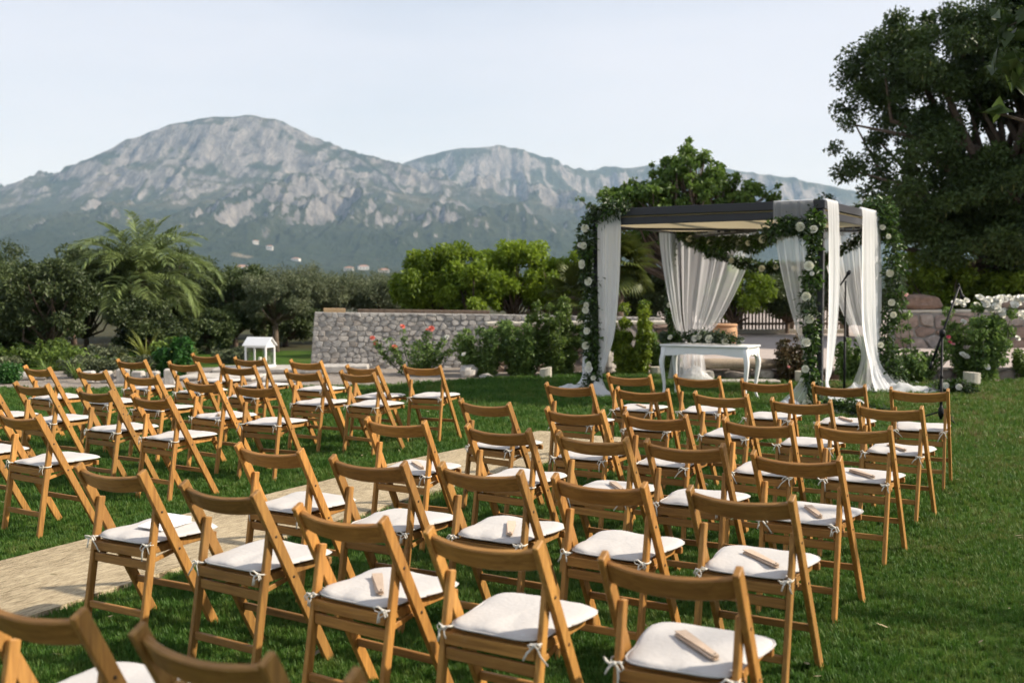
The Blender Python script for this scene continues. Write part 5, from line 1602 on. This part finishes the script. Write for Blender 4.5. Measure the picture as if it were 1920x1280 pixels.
# 1 front beam, left
curtain('opaque white curtain hanging straight at the front left post',
        [((X0 + .05, Y0 + .05, T0 - .10), (X0 + .40, Y0 + .05, T0 - .10), .004), ((X0 + .04, Y0 - .046, T0), (X0 + .40, Y0 - .046, T0), .004), ((X0 + .05, Y0 - .07, 2.35), (X0 + .42, Y0 - .07, 2.35), .018), ((X0 + .06, Y0 - .08, 1.6), (X0 + .40, Y0 - .08, 1.6), .025), ((X0 + .08, Y0 - .09, 0.9), (X0 + .33, Y0 - .09, 0.9), .03), ((X0 + .07, Y0 - .10, 0.45), (X0 + .20, Y0 - .10, 0.45), .03), ((X0 + .03, Y0 - .12, 0.25), (X0 + .15, Y0 - .12, 0.25), .03), ((X0 - .02, Y0 - .22, 0.04), (X0 + .30, Y0 - .22, 0.04), .05)], 5, 1, 'voile', heaps=[(X0 + .12, Y0 - .22, .26, .2, .12)])
# 2 left side, gathered outside the front left post
curtain('thin white curtain gathered on the outside of the front left post',
        [((X0 - .05, Y0 + .5, T0), (X0 - .05, Y0 + .05, T0), .01), ((X0 - .06, Y0 + .42, 1.8), (X0 - .07, Y0 + .02, 1.8), .02), ((X0 - .10, Y0 + .2, 1.1), (X0 - .16, Y0 - .02, 1.1), .03), ((X0 - .10, Y0 + .06, 0.5), (X0 - .2, Y0 - .04, 0.5), .03), ((X0 - .12, Y0 + .05, 0.22), (X0 - .22, Y0 - .06, 0.22), .03), ((X0 - .15, Y0 + .1, 0.03), (X0 - .45, Y0 - .1, 0.03), .05)], 5, 2, 'voile', heaps=[(X0 - .42, Y0 + .0, .38, .26, .05)])
# 3 left side, rear: gathered to the back left post
curtain('sheer side curtain gathered to the back left post',
        [((X0 + .01, Y1 - .85, T0 - .02), (X0 + .01, Y1 - .06, T0 - .02), .02), ((X0 + .01, Y1 - .80, 2.2), (X0 + .02, Y1 - .06, 2.2), .035), ((X0 + .03, Y1 - .62, 1.6), (X0 + .05, Y1 - .05, 1.6), .035), ((X0 + .05, Y1 - .36, 1.05), (X0 + .10, Y1 - .08, 1.05), .03), ((X0 + .07, Y1 - .20, 0.72), (X0 + .17, Y1 - .1, 0.72), .03), ((X0 + .02, Y1 - .28, 0.40), (X0 + .26, Y1 - .2, 0.40), .05), ((X0 + .0, Y1 - .40, 0.03), (X0 + .34, Y1 - .32, 0.03), .06)], 4, 3, 'sheer')
# 4 back beam, left: the wide swept sheer
curtain('wide sheer back curtain swept to the left behind the table',
        [((X0 + .06, Y1 - .02, T0 - .02), (X0 + 1.42, Y1 - .02, T0 - .02), .03), ((X0 + .06, Y1 - .03, 2.3), (X0 + 1.38, Y1 - .04, 2.3), .045), ((X0 + .08, Y1 - .04, 1.75), (X0 + 1.16, Y1 - .06, 1.75), .045), ((X0 + .10, Y1 - .05, 1.25), (X0 + .92, Y1 - .08, 1.25), .045), ((X0 + .14, Y1 - .06, 0.90), (X0 + .70, Y1 - .09, 0.90), .04), ((X0 + .18, Y1 - .07, 0.70), (X0 + .46, Y1 - .1, 0.70), .04), ((X0 + .16, Y1 - .12, 0.45), (X0 + .52, Y1 - .16, 0.45), .06), ((X0 + .10, Y1 - .2, 0.03), (X0 + .62, Y1 - .26, 0.03), .07)], 6, 4, 'sheer', nu=120, heaps=[(X0 + .40, Y1 - .25, .34, .24, .20)])
# 5 front beam, right: gathered to the front right post
curtain('sheer front curtain gathered to the front right post',
        [((X1 - .60, Y0 + .05, T0 - .12), (X1 - .10, Y0 + .05, T0 - .12), .004), ((X1 - .62, Y0 - .046, T0), (X1 - .10, Y0 - .046, T0), .004), ((X1 - .62, Y0 - .06, 2.45), (X1 - .08, Y0 - .06, 2.45), .02), ((X1 - .54, Y0 - .06, 1.9), (X1 - .06, Y0 - .06, 1.9), .03), ((X1 - .42, Y0 - .06, 1.4), (X1 - .05, Y0 - .07, 1.4), .03), ((X1 - .27, Y0 - .06, 0.9), (X1 - .05, Y0 - .07, 0.9), .03), ((X1 - .18, Y0 - .06, 0.6), (X1 - .06, Y0 - .08, 0.6), .03), ((X1 - .26, Y0 - .10, 0.3), (X1 - .06, Y0 - .12, 0.3), .04), ((X1 - .50, Y0 - .16, 0.03), (X1 - .06, Y0 - .2, 0.03), .05)], 4, 5, 'sheer')
# 6 right side, front
curtain('opaque white curtain hanging straight beside the front right post',
        [((X1 - .05, Y0 + .08, T0 - .10), (X1 - .05, Y0 + .62, T0 - .10), .004), ((X1 + .046, Y0 + .06, T0), (X1 + .046, Y0 + .62, T0), .004), ((X1 + .07, Y0 + .06, 2.2), (X1 + .07, Y0 + .62, 2.2), .02), ((X1 + .08, Y0 + .05, 1.5), (X1 + .08, Y0 + .58, 1.5), .03), ((X1 + .08, Y0 + .05, 0.9), (X1 + .08, Y0 + .46, 0.9), .03), ((X1 + .07, Y0 + .06, 0.45), (X1 + .07, Y0 + .30, 0.45), .03), ((X1 + .06, Y0 + .08, 0.28), (X1 + .06, Y0 + .18, 0.28), .03), ((X1 + .10, Y0 + .02, 0.12), (X1 + .18, Y0 + .3, 0.12), .04), ((X1 + .18, Y0 - .05, 0.03), (X1 + .45, Y0 + .35, 0.03), .05)], 6, 6, 'voile', heaps=[(X1 + .62, Y0 - .55, .52, .22, .06), (X1 - .30, Y0 - .32, .24, .18, .10)])
# 7 back beam, right: sheer gathered to the back right post
curtain('sheer back curtain with slanting folds gathered to the back right post',
        [((X1 - .85, Y1 - .02, T0 - .02), (X1 - .06, Y1 - .02, T0 - .02), .03), ((X1 - .82, Y1 - .03, 2.2), (X1 - .05, Y1 - .04, 2.2), .045), ((X1 - .66, Y1 - .04, 1.6), (X1 - .05, Y1 - .05, 1.6), .045), ((X1 - .46, Y1 - .05, 1.1), (X1 - .05, Y1 - .06, 1.1), .045), ((X1 - .24, Y1 - .06, 0.7), (X1 - .04, Y1 - .08, 0.7), .04), ((X1 - .18, Y1 - .07, 0.45), (X1 - .02, Y1 - .1, 0.45), .04), ((X1 - .3, Y1 - .2, 0.03), (X1 + .1, Y1 - .2, 0.03), .06)], 5, 7, 'sheer', nu=100)
# 8 right side, rear
curtain('white curtain at the back right post trailing onto the grass',
        [((X1 - .05, Y1 - 1.10, T0 - .10), (X1 - .05, Y1 - .08, T0 - .10), .004), ((X1 + .046, Y1 - 1.12, T0), (X1 + .046, Y1 - .08, T0), .004), ((X1 + .07, Y1 - 1.15, 2.2), (X1 + .07, Y1 - .06, 2.2), .025), ((X1 + .08, Y1 - 1.15, 1.5), (X1 + .08, Y1 - .06, 1.5), .035), ((X1 + .08, Y1 - 1.05, 1.0), (X1 + .08, Y1 - .08, 1.0), .045), ((X1 + .08, Y1 - .78, 0.62), (X1 + .09, Y1 - .12, 0.62), .045), ((X1 + .09, Y1 - .6, 0.40), (X1 + .14, Y1 - .14, 0.40), .05), ((X1 + .12, Y1 - .66, 0.2), (X1 + .34, Y1 - .1, 0.2), .06), ((X1 + .2, Y1 - .85, 0.03), (X1 + .6, Y1 - .1, 0.03), .06)], 7, 8, 'voile', heaps=[(X1 + .55, Y1 - .42, .58, .36, .05), (X1 - .05, Y1 - .7, .3, .2, .05)])

# garlands
def garland(label, path, rad, roses, seed, dens=520, mix=(0.62, 0.22, 0.16), world=False, name='garland', group='leafy garlands on the arch', ground=False, lsize=1.0):
    rng = np.random.default_rng(seed); rr = random.Random(seed)
    t = at_arch(name, label, 'garland', group) if not world else thing(name, label, 'garland', world, -HEAD, group)
    P = np.array(path, float)
    # smooth resample
    d = np.concatenate([[0], np.cumsum(np.linalg.norm(np.diff(P, axis=0), axis=1))])
    L = d[-1]; q = np.linspace(0, L, max(8, int(L / 0.06)))
    Q = np.stack([np.interp(q, d, P[:, i]) for i in range(3)], -1)
    for _ in range(3):
        Q[1:-1] = (Q[:-2] + 2 * Q[1:-1] + Q[2:]) / 4
    Q += (np.stack([vnoise(q * 3, np.full_like(q, i), seed) for i in range(3)], -1) - 0.5) * rad * 0.5
    ob('stem', MB().tube([tuple(p) for p in Q], 0.010, 5).mesh('garland_stem', M['stem'], True), t)
    n = int(L * dens * 1.7)
    for frac, mat, lw, spread in ((mix[0], 'leaf_garland', (0.070, 0.036), 1.0), (mix[1], 'leaf_ruscus', (0.085, 0.042), 1.1), (mix[2], 'leaf_eucalyptus', (0.075, 0.016), 1.45)):
        m = int(n * frac)
        k = rng.integers(0, len(Q), m)
        if mat != 'leaf_garland':                      # sprigs of one kind sit together
            cen = rng.integers(0, len(Q), max(2, int(L * 4.0)))
            k = np.clip(cen[rng.integers(0, len(cen), m)] + rng.normal(0, 1.6, m).astype(int), 0, len(Q) - 1)
        dr = unit(rng.normal(size=(m, 3)))
        off = dr * rad * spread * rng.uniform(0.1, 1, (m, 1)) ** 0.6 * (0.65 + 0.6 * vnoise(q[k] * 4.0, np.zeros(m), seed + 2))[:, None]
        C_ = Q[k] + off
        D = unit(dr + rng.normal(size=(m, 3)) * 0.5 + np.array([0, 0, -0.35]))
        V, F = leaf_arrays(C_, D, rng, lw[0] * lsize, lw[1] * lsize)
        if ground: V[:, 2] = np.maximum(V[:, 2], 0.01)
        o = ob('foliage', np_mesh('garland_foliage', V, F, M[mat], col=np.repeat(rng.beta(2, 2, m), 4)), t)
    for f, size, kind in roses:
        i = min(len(Q) - 1, int(f * (len(Q) - 1)))
        off = Vector((rr.uniform(-.35, .35) * rad, -rad * 0.85, rr.uniform(-.2, .3) * rad))
        flower(t, kind, tuple(Vector(Q[i]) + off), size, rr, (0.15, -1.0, 0.25))
    return t
cr_ = 'cream'
garland('leafy garland with white roses down the front left post', [(X0 + .50, Y0 - .06, PZ - .01), (X0 + .25, Y0 - .08, PZ + .0), (X0 + .02, Y0 - .08, PZ - .02), (X0 - .08, Y0 - .08, PZ - .18), (X0 - .10, Y0 - .10, 2.2), (X0 - .08, Y0 - .10, 1.7), (X0 - .05, Y0 - .10, 1.2), (X0 - .02, Y0 - .12, 0.8), (X0 + .03, Y0 - .12, 0.5), (X0 + .0, Y0 - .12, 0.22), (X0 - .06, Y0 - .2, 0.05)], 0.145,
        [(.27, .075, cr_), (.34, .070, cr_), (.345, .05, 'white'), (.42, .065, cr_), (.43, .06, cr_), (.50, .08, cr_), (.60, .06, cr_), (.63, .065, cr_), (.71, .07, cr_), (.80, .075, cr_), (.89, .08, 'white'), (.90, .055, cr_), (.93, .05, cr_)], 61, dens=620)
garland('leafy garland swag slung across from the back left to the front right', [(X0 + .1, Y1 - .12, 2.45), (X0 + .35, Y1 - .35, 2.34), (-.9, .95, 2.26), (-.4, .45, 2.20), (0.1, -.05, 2.19), (.55, -.5, 2.23), (1.0, -.95, 2.36), (1.35, -1.3, 2.47), (X1 - .08, Y0 - .02, 2.50)], 0.13,
        [(.08, .075, cr_), (.22, .085, cr_), (.3, .07, cr_), (.46, .06, cr_), (.58, .07, cr_), (.68, .075, cr_), (.78, .075, cr_)], 62, dens=650)
garland('lower garland swag sagging along the back of the arch', [(X0 + .25, Y1 - .18, 2.36), (X0 + .6, Y1 - .20, 2.18), (-.6, Y1 - .20, 1.98), (-.15, Y1 - .20, 1.86), (.3, Y1 - .2, 1.82), (.8, Y1 - .2, 1.90), (1.2, Y1 - .18, 2.12), (X1 - .1, Y1 - .12, 2.4)], 0.105,
        [(.28, .06, cr_), (.44, .07, cr_), (.52, .065, cr_), (.62, .07, cr_), (.70, .065, cr_)], 63, dens=600)
garland('thick garland along the front beam beside the right post', [(X1 - .66, Y0 - .12, 2.33), (X1 - .45, Y0 - .14, 2.38), (X1 - .25, Y0 - .14, 2.36), (X1 - .1, Y0 - .12, 2.27)], 0.14, [(.85, .08, cr_)], 64, dens=900)
garland('leafy garland with white roses down the front right post', [(X1 - .08, Y0 - .10, 2.40), (X1 - .10, Y0 - .12, 2.1), (X1 - .12, Y0 - .12, 1.7), (X1 - .10, Y0 - .12, 1.3), (X1 - .10, Y0 - .12, 0.9), (X1 - .12, Y0 - .12, 0.5), (X1 - .07, Y0 - .12, 0.2), (X1 - .02, Y0 - .2, 0.06)], 0.125,
        [(.24, .085, cr_), (.40, .08, cr_), (.53, .08, cr_), (.66, .08, cr_), (.80, .065, cr_), (.30, .04, 'white'), (.07, .075, cr_)], 65, dens=640, mix=(0.45, 0.40, 0.15))
garland('garland trailing on the grass right of the front right post', [(X1 - .05, Y0 - .28, 0.07), (X1 + .2, Y0 - .45, 0.07), (X1 + .5, Y0 - .62, 0.07), (X1 + .8, Y0 - .80, 0.06), (X1 + 1.0, Y0 - .9, 0.05)], 0.11, [(.05, .09, cr_)], 66, dens=800, ground=True)
garland('leafy garland with roses spilling down the back right post', [(X1 - .2, Y1 + .04, PZ + .06), (X1 + .12, Y1 - .02, PZ + .06), (X1 + .26, Y1 - .02, 2.3), (X1 + .28, Y1 - .02, 1.9), (X1 + .26, Y1 - .03, 1.5), (X1 + .30, Y1 - .06, 1.1), (X1 + .24, Y1 - .12, 0.8), (X1 + .26, Y1 - .16, 0.5), (X1 + .36, Y1 - .2, 0.25), (X1 + .55, Y1 - .2, 0.1)], 0.17,
        [(.22, .06, cr_), (.26, .05, cr_), (.42, .075, cr_), (.58, .07, cr_), (.66, .065, cr_), (.80, .06, cr_)], 67, dens=640, mix=(0.42, 0.40, 0.18))
garland('heap of garland with white roses on the grass at the far right', [(X1 + .95, Y1 - .4, 0.08), (X1 + 1.2, Y1 - .5, 0.12), (X1 + 1.45, Y1 - .55, 0.07)], 0.14, [(.3, .065, 'white'), (.75, .06, 'white')], 68, dens=1000, ground=True)
garland('narrow garland on the back left post above the table', [(X0 - .05, Y1 - .16, 2.5), (X0 - .06, Y1 - .18, 1.6), (X0 - .06, Y1 - .2, 1.0), (X0 - .02, Y1 - .2, 0.6), (X0 + .03, Y1 - .2, 0.15)], 0.085, [(.55, .055, cr_)], 69, dens=420)

# ------------------------------------------------------------------ table
TC = G(-5.55, 14.63)
def table():
    t = thing('console_table', 'white wooden console table with curved legs under the arch', 'table', (TC[0], TC[1], 0), -HEAD)
    hw, hd, H = 0.62, 0.24, 0.755
    wp = M['white_paint']
    top = MB().box((0, 0, H - 0.014), (2 * hw + 0.06, 2 * hd + 0.06, 0.028), None, 0.008)
    ob('table_top', top.mesh('table_top', wp), t)
    def apron(L, hgt=0.13):
        n = 24; vs = []
        for i in range(n + 1):
            s = -1 + 2 * i / n
            cut = 0.045 * (0.5 - 0.5 * math.cos(2 * math.pi * (s * 0.5 + 0.5))) - 0.022 * math.exp(-(s / 0.22) ** 2)
            for y in (-0.009, 0.009):
                vs += [(s * L, y, 0), (s * L, y, -hgt + cut)]
        fs = []
        for i in range(n):
            a = i * 4
            fs += [(a, a + 1, a + 5, a + 4), (a + 2, a + 6, a + 7, a + 3), (a + 1, a + 3, a + 7, a + 5), (a, a + 4, a + 6, a + 2)]
        fs += [(0, 2, 3, 1), (n * 4, n * 4 + 1, n * 4 + 3, n * 4 + 2)]
        return MB().add(vs, fs).mesh('apron', wp)
    a1, a2 = apron(hw - 0.03), apron(hd - 0.03)
    for s in (-1, 1):
        ob('apron', a1, t, (0, s * (hd - 0.005), H - 0.0285))
        ob('apron', a2, t, (s * (hw - 0.005), 0, H - 0.0285), (0, 0, math.pi / 2))
    for sx in (-1, 1):
        for sy in (-1, 1):
            prof = [(0.70, 0.0, 0.034), (0.60, 0.004, 0.034), (0.52, 0.022, 0.034), (0.44, 0.022, 0.030), (0.33, 0.010, 0.025), (0.2, -0.004, 0.020), (0.1, -0.006, 0.017), (0.04, 0.010, 0.016), (0.0, 0.026, 0.017)]
            mb = MB()
            for z, o, r in prof:
                cx, cy = sx * (hw - 0.02 + o), sy * (hd - 0.02 + o)
                for qx, qy in ((-1, -.6), (-.6, -1), (.6, -1), (1, -.6), (1, .6), (.6, 1), (-.6, 1), (-1, .6)):
                    mb.v.append((cx + qx * r, cy + qy * r, z * (H - 0.03) / 0.70))
            for k in range(len(prof) - 1):
                for i in range(8):
                    j = (i + 1) % 8
                    mb.f.append((k * 8 + i, (k + 1) * 8 + i, (k + 1) * 8 + j, k * 8 + j))
            mb.f += [tuple(range(8)), tuple(range(len(prof) * 8 - 1, len(prof) * 8 - 9, -1))]
            ob('leg', mb.mesh('table_leg', wp, True), t)
table()
garland('grey green leaf garland with white roses lying on the white table', [(-.66, -.05, 0.06), (-.4, -.02, 0.07), (-.1, -.04, 0.08), (.2, 0, 0.08), (.42, .02, 0.06)], 0.10,
        [(.12, .05, cr_), (.42, .06, 'white'), (.55, .065, cr_), (.68, .075, cr_), (.92, .06, cr_)], 71, dens=1100, mix=(0.2, 0.15, 0.65), world=(TC[0], TC[1], 0.757), name='table_garland', group='leafy garlands on the table', ground=True)

# ------------------------------------------------------------------ microphone stands
def tripod(t, x, y, h, r=0.28, spread=0.30):
    for k in range(3):
        a = 0.4 + k * 2.094
        ob('leg', MB().tube([(0, 0, 0.12), (math.cos(a) * spread, math.sin(a) * spread, 0.012)], [0.010, 0.008], 8).mesh('stand_leg', M['black_metal'], True), t)
    ob('hub', MB().lathe([(0.016, 0.05), (0.032, 0.07), (0.032, 0.15), (0.020, 0.17), (0.016, 0.2)], 12).mesh('stand_hub', M['black_metal'], True), t)
    ob('pole', MB().tube([(0, 0, 0.03), (0, 0, h * 0.52), (0, 0, h * 0.521), (0, 0, h)], [0.017, 0.017, 0.013, 0.013], 10).mesh('stand_pole', M['black_metal'], True), t)
    ob('clutch', MB().lathe([(0.013, h * 0.5), (0.020, h * 0.505), (0.020, h * 0.535), (0.011, h * 0.545)], 10).mesh('stand_clutch', M['black_metal'], True), t)
def microphone(t, p, d, L=0.19):
    p, d = Vector(p), Vector(d).normalized()
    body = [p + d * s for s in (0, 0.02, L * 0.72, L * 0.74, L * 0.82, L * 0.95, L)]
    ob('microphone', MB().tube(body, [0.008, 0.011, 0.016, 0.025, 0.028, 0.022, 0.006], 10).mesh('microphone', M['black_metal'], True), t)
s1 = thing('microphone_stand', 'black boom microphone stand on the grass right of the arch', 'mic stand', (4.97, 12.66, 0), 0.3)
tripod(s1, 0, 0, 1.0)
ob('boom', MB().tube([(-0.13, 0.0, 0.70), (0.0, 0.0, 1.02), (0.22, 0.0, 1.56)], [0.015, 0.013, 0.012], 10).mesh('boom', M['black_metal'], True), s1)
ob('boom_clamp', MB().lathe([(0.015, -0.04), (0.034, -0.03), (0.036, 0.03), (0.015, 0.05)], 10, (0, 0, 1.02)).mesh('boom_clamp', M['black_metal'], True), s1)
ob('counterweight', MB().tube([(-0.13, 0, 0.70), (-0.165, 0, 0.615)], 0.016, 10).mesh('counterweight', M['black_metal'], True), s1)
microphone(s1, (0.21, 0, 1.60), (0.35, 0.0, -1.0), 0.20)
s2 = thing('microphone_stand', 'slim black microphone stand between the two right hand posts', 'mic stand', (4.48, 14.75, 0), 0.0)
tripod(s2, 0, 0, 1.64)
microphone(s2, (-0.07, 0, 1.58), (0.6, 0.0, 0.9), 0.24)

# ------------------------------------------------------------------ small things
def glass_mat():
    m, n, l, b = newmat('clear_pane')
    tr = N(n, 'BsdfTransparent'); gl = N(n, 'BsdfGlossy'); gl.inputs['Roughness'].default_value = 0.05
    mx = N(n, 'MixShader'); mx.inputs['Fac'].default_value = 0.12
    l.new(tr.outputs[0], mx.inputs[1]); l.new(gl.outputs[0], mx.inputs[2])
    l.new(mx.outputs[0], n['Material Output'].inputs['Surface'])
    return m
M['glass'] = glass_mat()
def lantern():
    t = thing('garden_lantern', 'white house shaped lantern standing left of the stone wall', 'lantern', (-4.70, 20.4, 0.09), -0.35)
    t.scale = (0.86, 0.86, 0.9)
    w, d, h = 0.50, 0.34, 0.40
    wp = M['white_paint']
    ob('base', MB().box((0, 0, 0.02), (w + .06, d + .06, 0.04), None, 0.006).mesh('lantern_base', wp), t)
    for sx in (-1, 1):
        for sy in (-1, 1):
            ob('post', MB().box((sx * w / 2, sy * d / 2, 0.04 + h / 2), (0.035, 0.035, h), None, 0.003).mesh('lantern_post', wp), t)
    for sy in (-1, 1):
        ob('rail', MB().box((0, sy * d / 2, h + 0.02), (w - .037, 0.03, 0.035), None, 0.003).mesh('lantern_rail', wp), t)
        ob('pane', MB().box((0, sy * d / 2, 0.04 + (h - .02) / 2), (w - .04, 0.004, h - .03)).mesh('lantern_pane', M['glass']), t)
    for sx in (-1, 1):
        ob('rail', MB().box((sx * w / 2, 0, h + 0.02), (0.03, d - .037, 0.035), None, 0.003).mesh('lantern_rail', wp), t)
        ob('pane', MB().box((sx * w / 2, 0, 0.04 + (h - .02) / 2), (0.004, d - .04, h - .03)).mesh('lantern_pane', M['glass']), t)
        ob('gable', MB().add([(sx * w / 2 - .01, -d / 2 - .02, h + .042), (sx * w / 2 - .01, d / 2 + .02, h + .042), (sx * w / 2 - .01, 0, h + .19), (sx * w / 2 + .01, -d / 2 - .02, h + .042), (sx * w / 2 + .01, d / 2 + .02, h + .042), (sx * w / 2 + .01, 0, h + .19)], [(0, 2, 1), (3, 4, 5), (0, 1, 4, 3), (1, 2, 5, 4), (2, 0, 3, 5)]).mesh('lantern_gable', wp), t)
    for s in (-1, 1):
        rf = ob('roof', MB().bar((-w / 2 - .06, s * (d / 4 + .02), h + .125), (w / 2 + .06, s * (d / 4 + .02), h + .125), 0.016, 0.27, (0, s * 0.63, 0.77), 0.003).mesh('lantern_roof', wp), t)
        for k in range(4):
            f = -0.09 + 0.06 * k
            c = Vector((0, s * (d / 4 + .02), h + .125)) + Vector((0, s * 0.77, -0.63)) * f + Vector((0, s * 0.63, 0.77)) * 0.010
            ob('batten', MB().bar(c - Vector((w / 2 + .05, 0, 0)), c + Vector((w / 2 + .05, 0, 0)), 0.008, 0.012, (0, s * 0.63, 0.77), 0.001).mesh('lantern_batten', wp), rf)
    ob('candle', MB().lathe([(0.04, 0.041), (0.04, 0.2), (0.034, 0.205)], 14).mesh('lantern_candle', M['petal_cream'], True), t)
lantern()
def block(x, y, w, h, slope, rz, label):
    mb = MB(); r = w / 2; n = 14; vs = []
    for z in (0, 1):
        for k in range(n):
            a = 2 * math.pi * k / n
            rr = r * (abs(math.cos(a)) ** 3 + abs(math.sin(a)) ** 3) ** (-1 / 3) * 0.92
            px, py = rr * math.cos(a), rr * math.sin(a)
            vs.append((px, py, 0 if z == 0 else h + slope * px))
    mb.add(vs, [tuple(range(n - 1, -1, -1)), tuple(range(n, 2 * n))] + [(k, (k + 1) % n, n + (k + 1) % n, n + k) for k in range(n)])
    tag(ob('stone_block', mb.mesh('stone_block', M['pale_stone']), None, (x, y, -0.01), (0, 0, rz)), label, 'stone block', 'pale stone blocks along the bed')
block(0.58, 18.95, 0.22, 0.17, 0.20, 0.1, 'pale stone block with sloping top at the lawn edge left of the arch')
block(2.55, 19.3, 0.24, 0.16, 0.05, 0.2, 'pale stone block behind the left end of the white table')
block(7.25, 17.25, 0.26, 0.21, -0.06, 0.15, 'pale stone block on the grass before the white rose bush')
block(4.72, 17.75, 0.26, 0.20, 0.02, 0.4, 'pale rounded stone block right of the table legs')
# timber log and slab below the terrace edge
lg = thing('log_bench', 'weathered log resting on stones behind the white table', 'log', (3.75, 18.28, 0), 0.02)
ob('log', MB().tube([(-0.75, 0, 0.27), (-0.4, 0.01, 0.275), (0, 0, 0.27), (0.4, -0.01, 0.272), (0.72, 0, 0.268)], [0.085, 0.09, 0.088, 0.09, 0.082], 14).mesh('log', M['log_wood'], True), lg)
for sx in (-0.5, 0.5):
    ob('support_stone', boulder(40 + int(sx * 2), (0.24, 0.2, 0.22), M['flag_stone'], 'support_stone'), lg, (sx, 0, -0.02))
slab(3.72, 17.75, 1.2, 0.35, 0.05, 0.03, 'pale flat slab on the grass below the log', group='pale slabs by the terrace edge')
# terracotta jar
pj = thing('terracotta_jar', 'large terracotta jar on the terrace behind the back curtain', 'jar', (4.62, 23.8, 0.18))
ob('body', MB().lathe([(0.15, 0), (0.20, 0.06), (0.255, 0.22), (0.27, 0.36), (0.255, 0.47), (0.235, 0.52), (0.215, 0.50), (0.235, 0.36), (0.14, 0.06)], 28).mesh('jar_body', M['terracotta'], True), pj)
ob('rim', MB().lathe([(0.225, 0.505), (0.268, 0.515), (0.272, 0.545), (0.255, 0.56), (0.222, 0.55)], 28).mesh('jar_rim', M['terracotta'], True), pj)
# slat fence
fe = thing('slat_fence', 'greyish wooden slat fence on a pale plinth across the terrace', 'fence', (7.35, 31.6, 0.18))
ob('plinth', MB().box((0, 0, 0.06), (4.6, 0.25, 0.12), None, 0.01).mesh('plinth', M['pale_stone']), fe)
sl = MB().box((0, 0, 0), (0.055, 0.02, 0.95), None, 0.003).mesh('slat', M['fence_wood'])
rgf = random.Random(3)
for k in range(46):
    ob('slat', sl, fe, (-2.2 + k * 0.098, -0.03, 0.60 + rgf.uniform(-.008, .008)), (0, rgf.uniform(-.008, .008), 0))
for z in (0.28, 0.9):
    ob('rail', MB().box((0, 0, 0), (4.5, 0.035, 0.07), None, 0.003).mesh('rail', M['fence_wood']), fe, (0, 0, z))
for k in range(4):
    ob('fence_post', MB().box((0, 0, 0), (0.09, 0.09, 1.05), None, 0.005).mesh('fence_post', M['fence_wood']), fe, (-2.2 + k * 1.47, 0.075, 0.64))
# planks on top of the wall
for x, L, lab in [(-3.45, 0.42, 'short pale timber lying on the left end of the stone wall'), ]:
    tag(ob('timber', MB().box((0, 0, 0.04), (L, 0.2, 0.08), None, 0.006).mesh('timber', M['beam_wood']), None, (x, 21.3, 1.075), (0, 0.02, 0.15)), lab, 'timber')
tag(ob('timber', MB().box((0, 0, 0.05), (2.6, 0.2, 0.07), None, 0.006).mesh('dark_timber', M['bark']), None, (-1.75, 21.75, 1.025), (0, 0.0165, 0.15)), 'long dark timber lying along the top of the stone wall', 'timber')

# ------------------------------------------------------------------ the air
hz = MB().box((0, 0, 410), (16400, 16400, 829)).mesh('haze', None)
mh = bpy.data.materials.new('pale_air'); mh.use_nodes = True
nh = mh.node_tree.nodes; nh.clear()
oh = nh.new('ShaderNodeOutputMaterial'); pv = nh.new('ShaderNodeVolumePrincipled')
pv.inputs['Color'].default_value = (0.48, 0.72, 1.0, 1)
pv.inputs['Absorption Color'].default_value = (1, 1, 1, 1)
pv.inputs['Density'].default_value = 0.000085
pv.inputs['Anisotropy'].default_value = 0.0
mh.node_tree.links.new(pv.outputs[0], oh.inputs['Volume'])
hz.materials.append(mh)
tag(ob('haze', hz), kind='stuff')
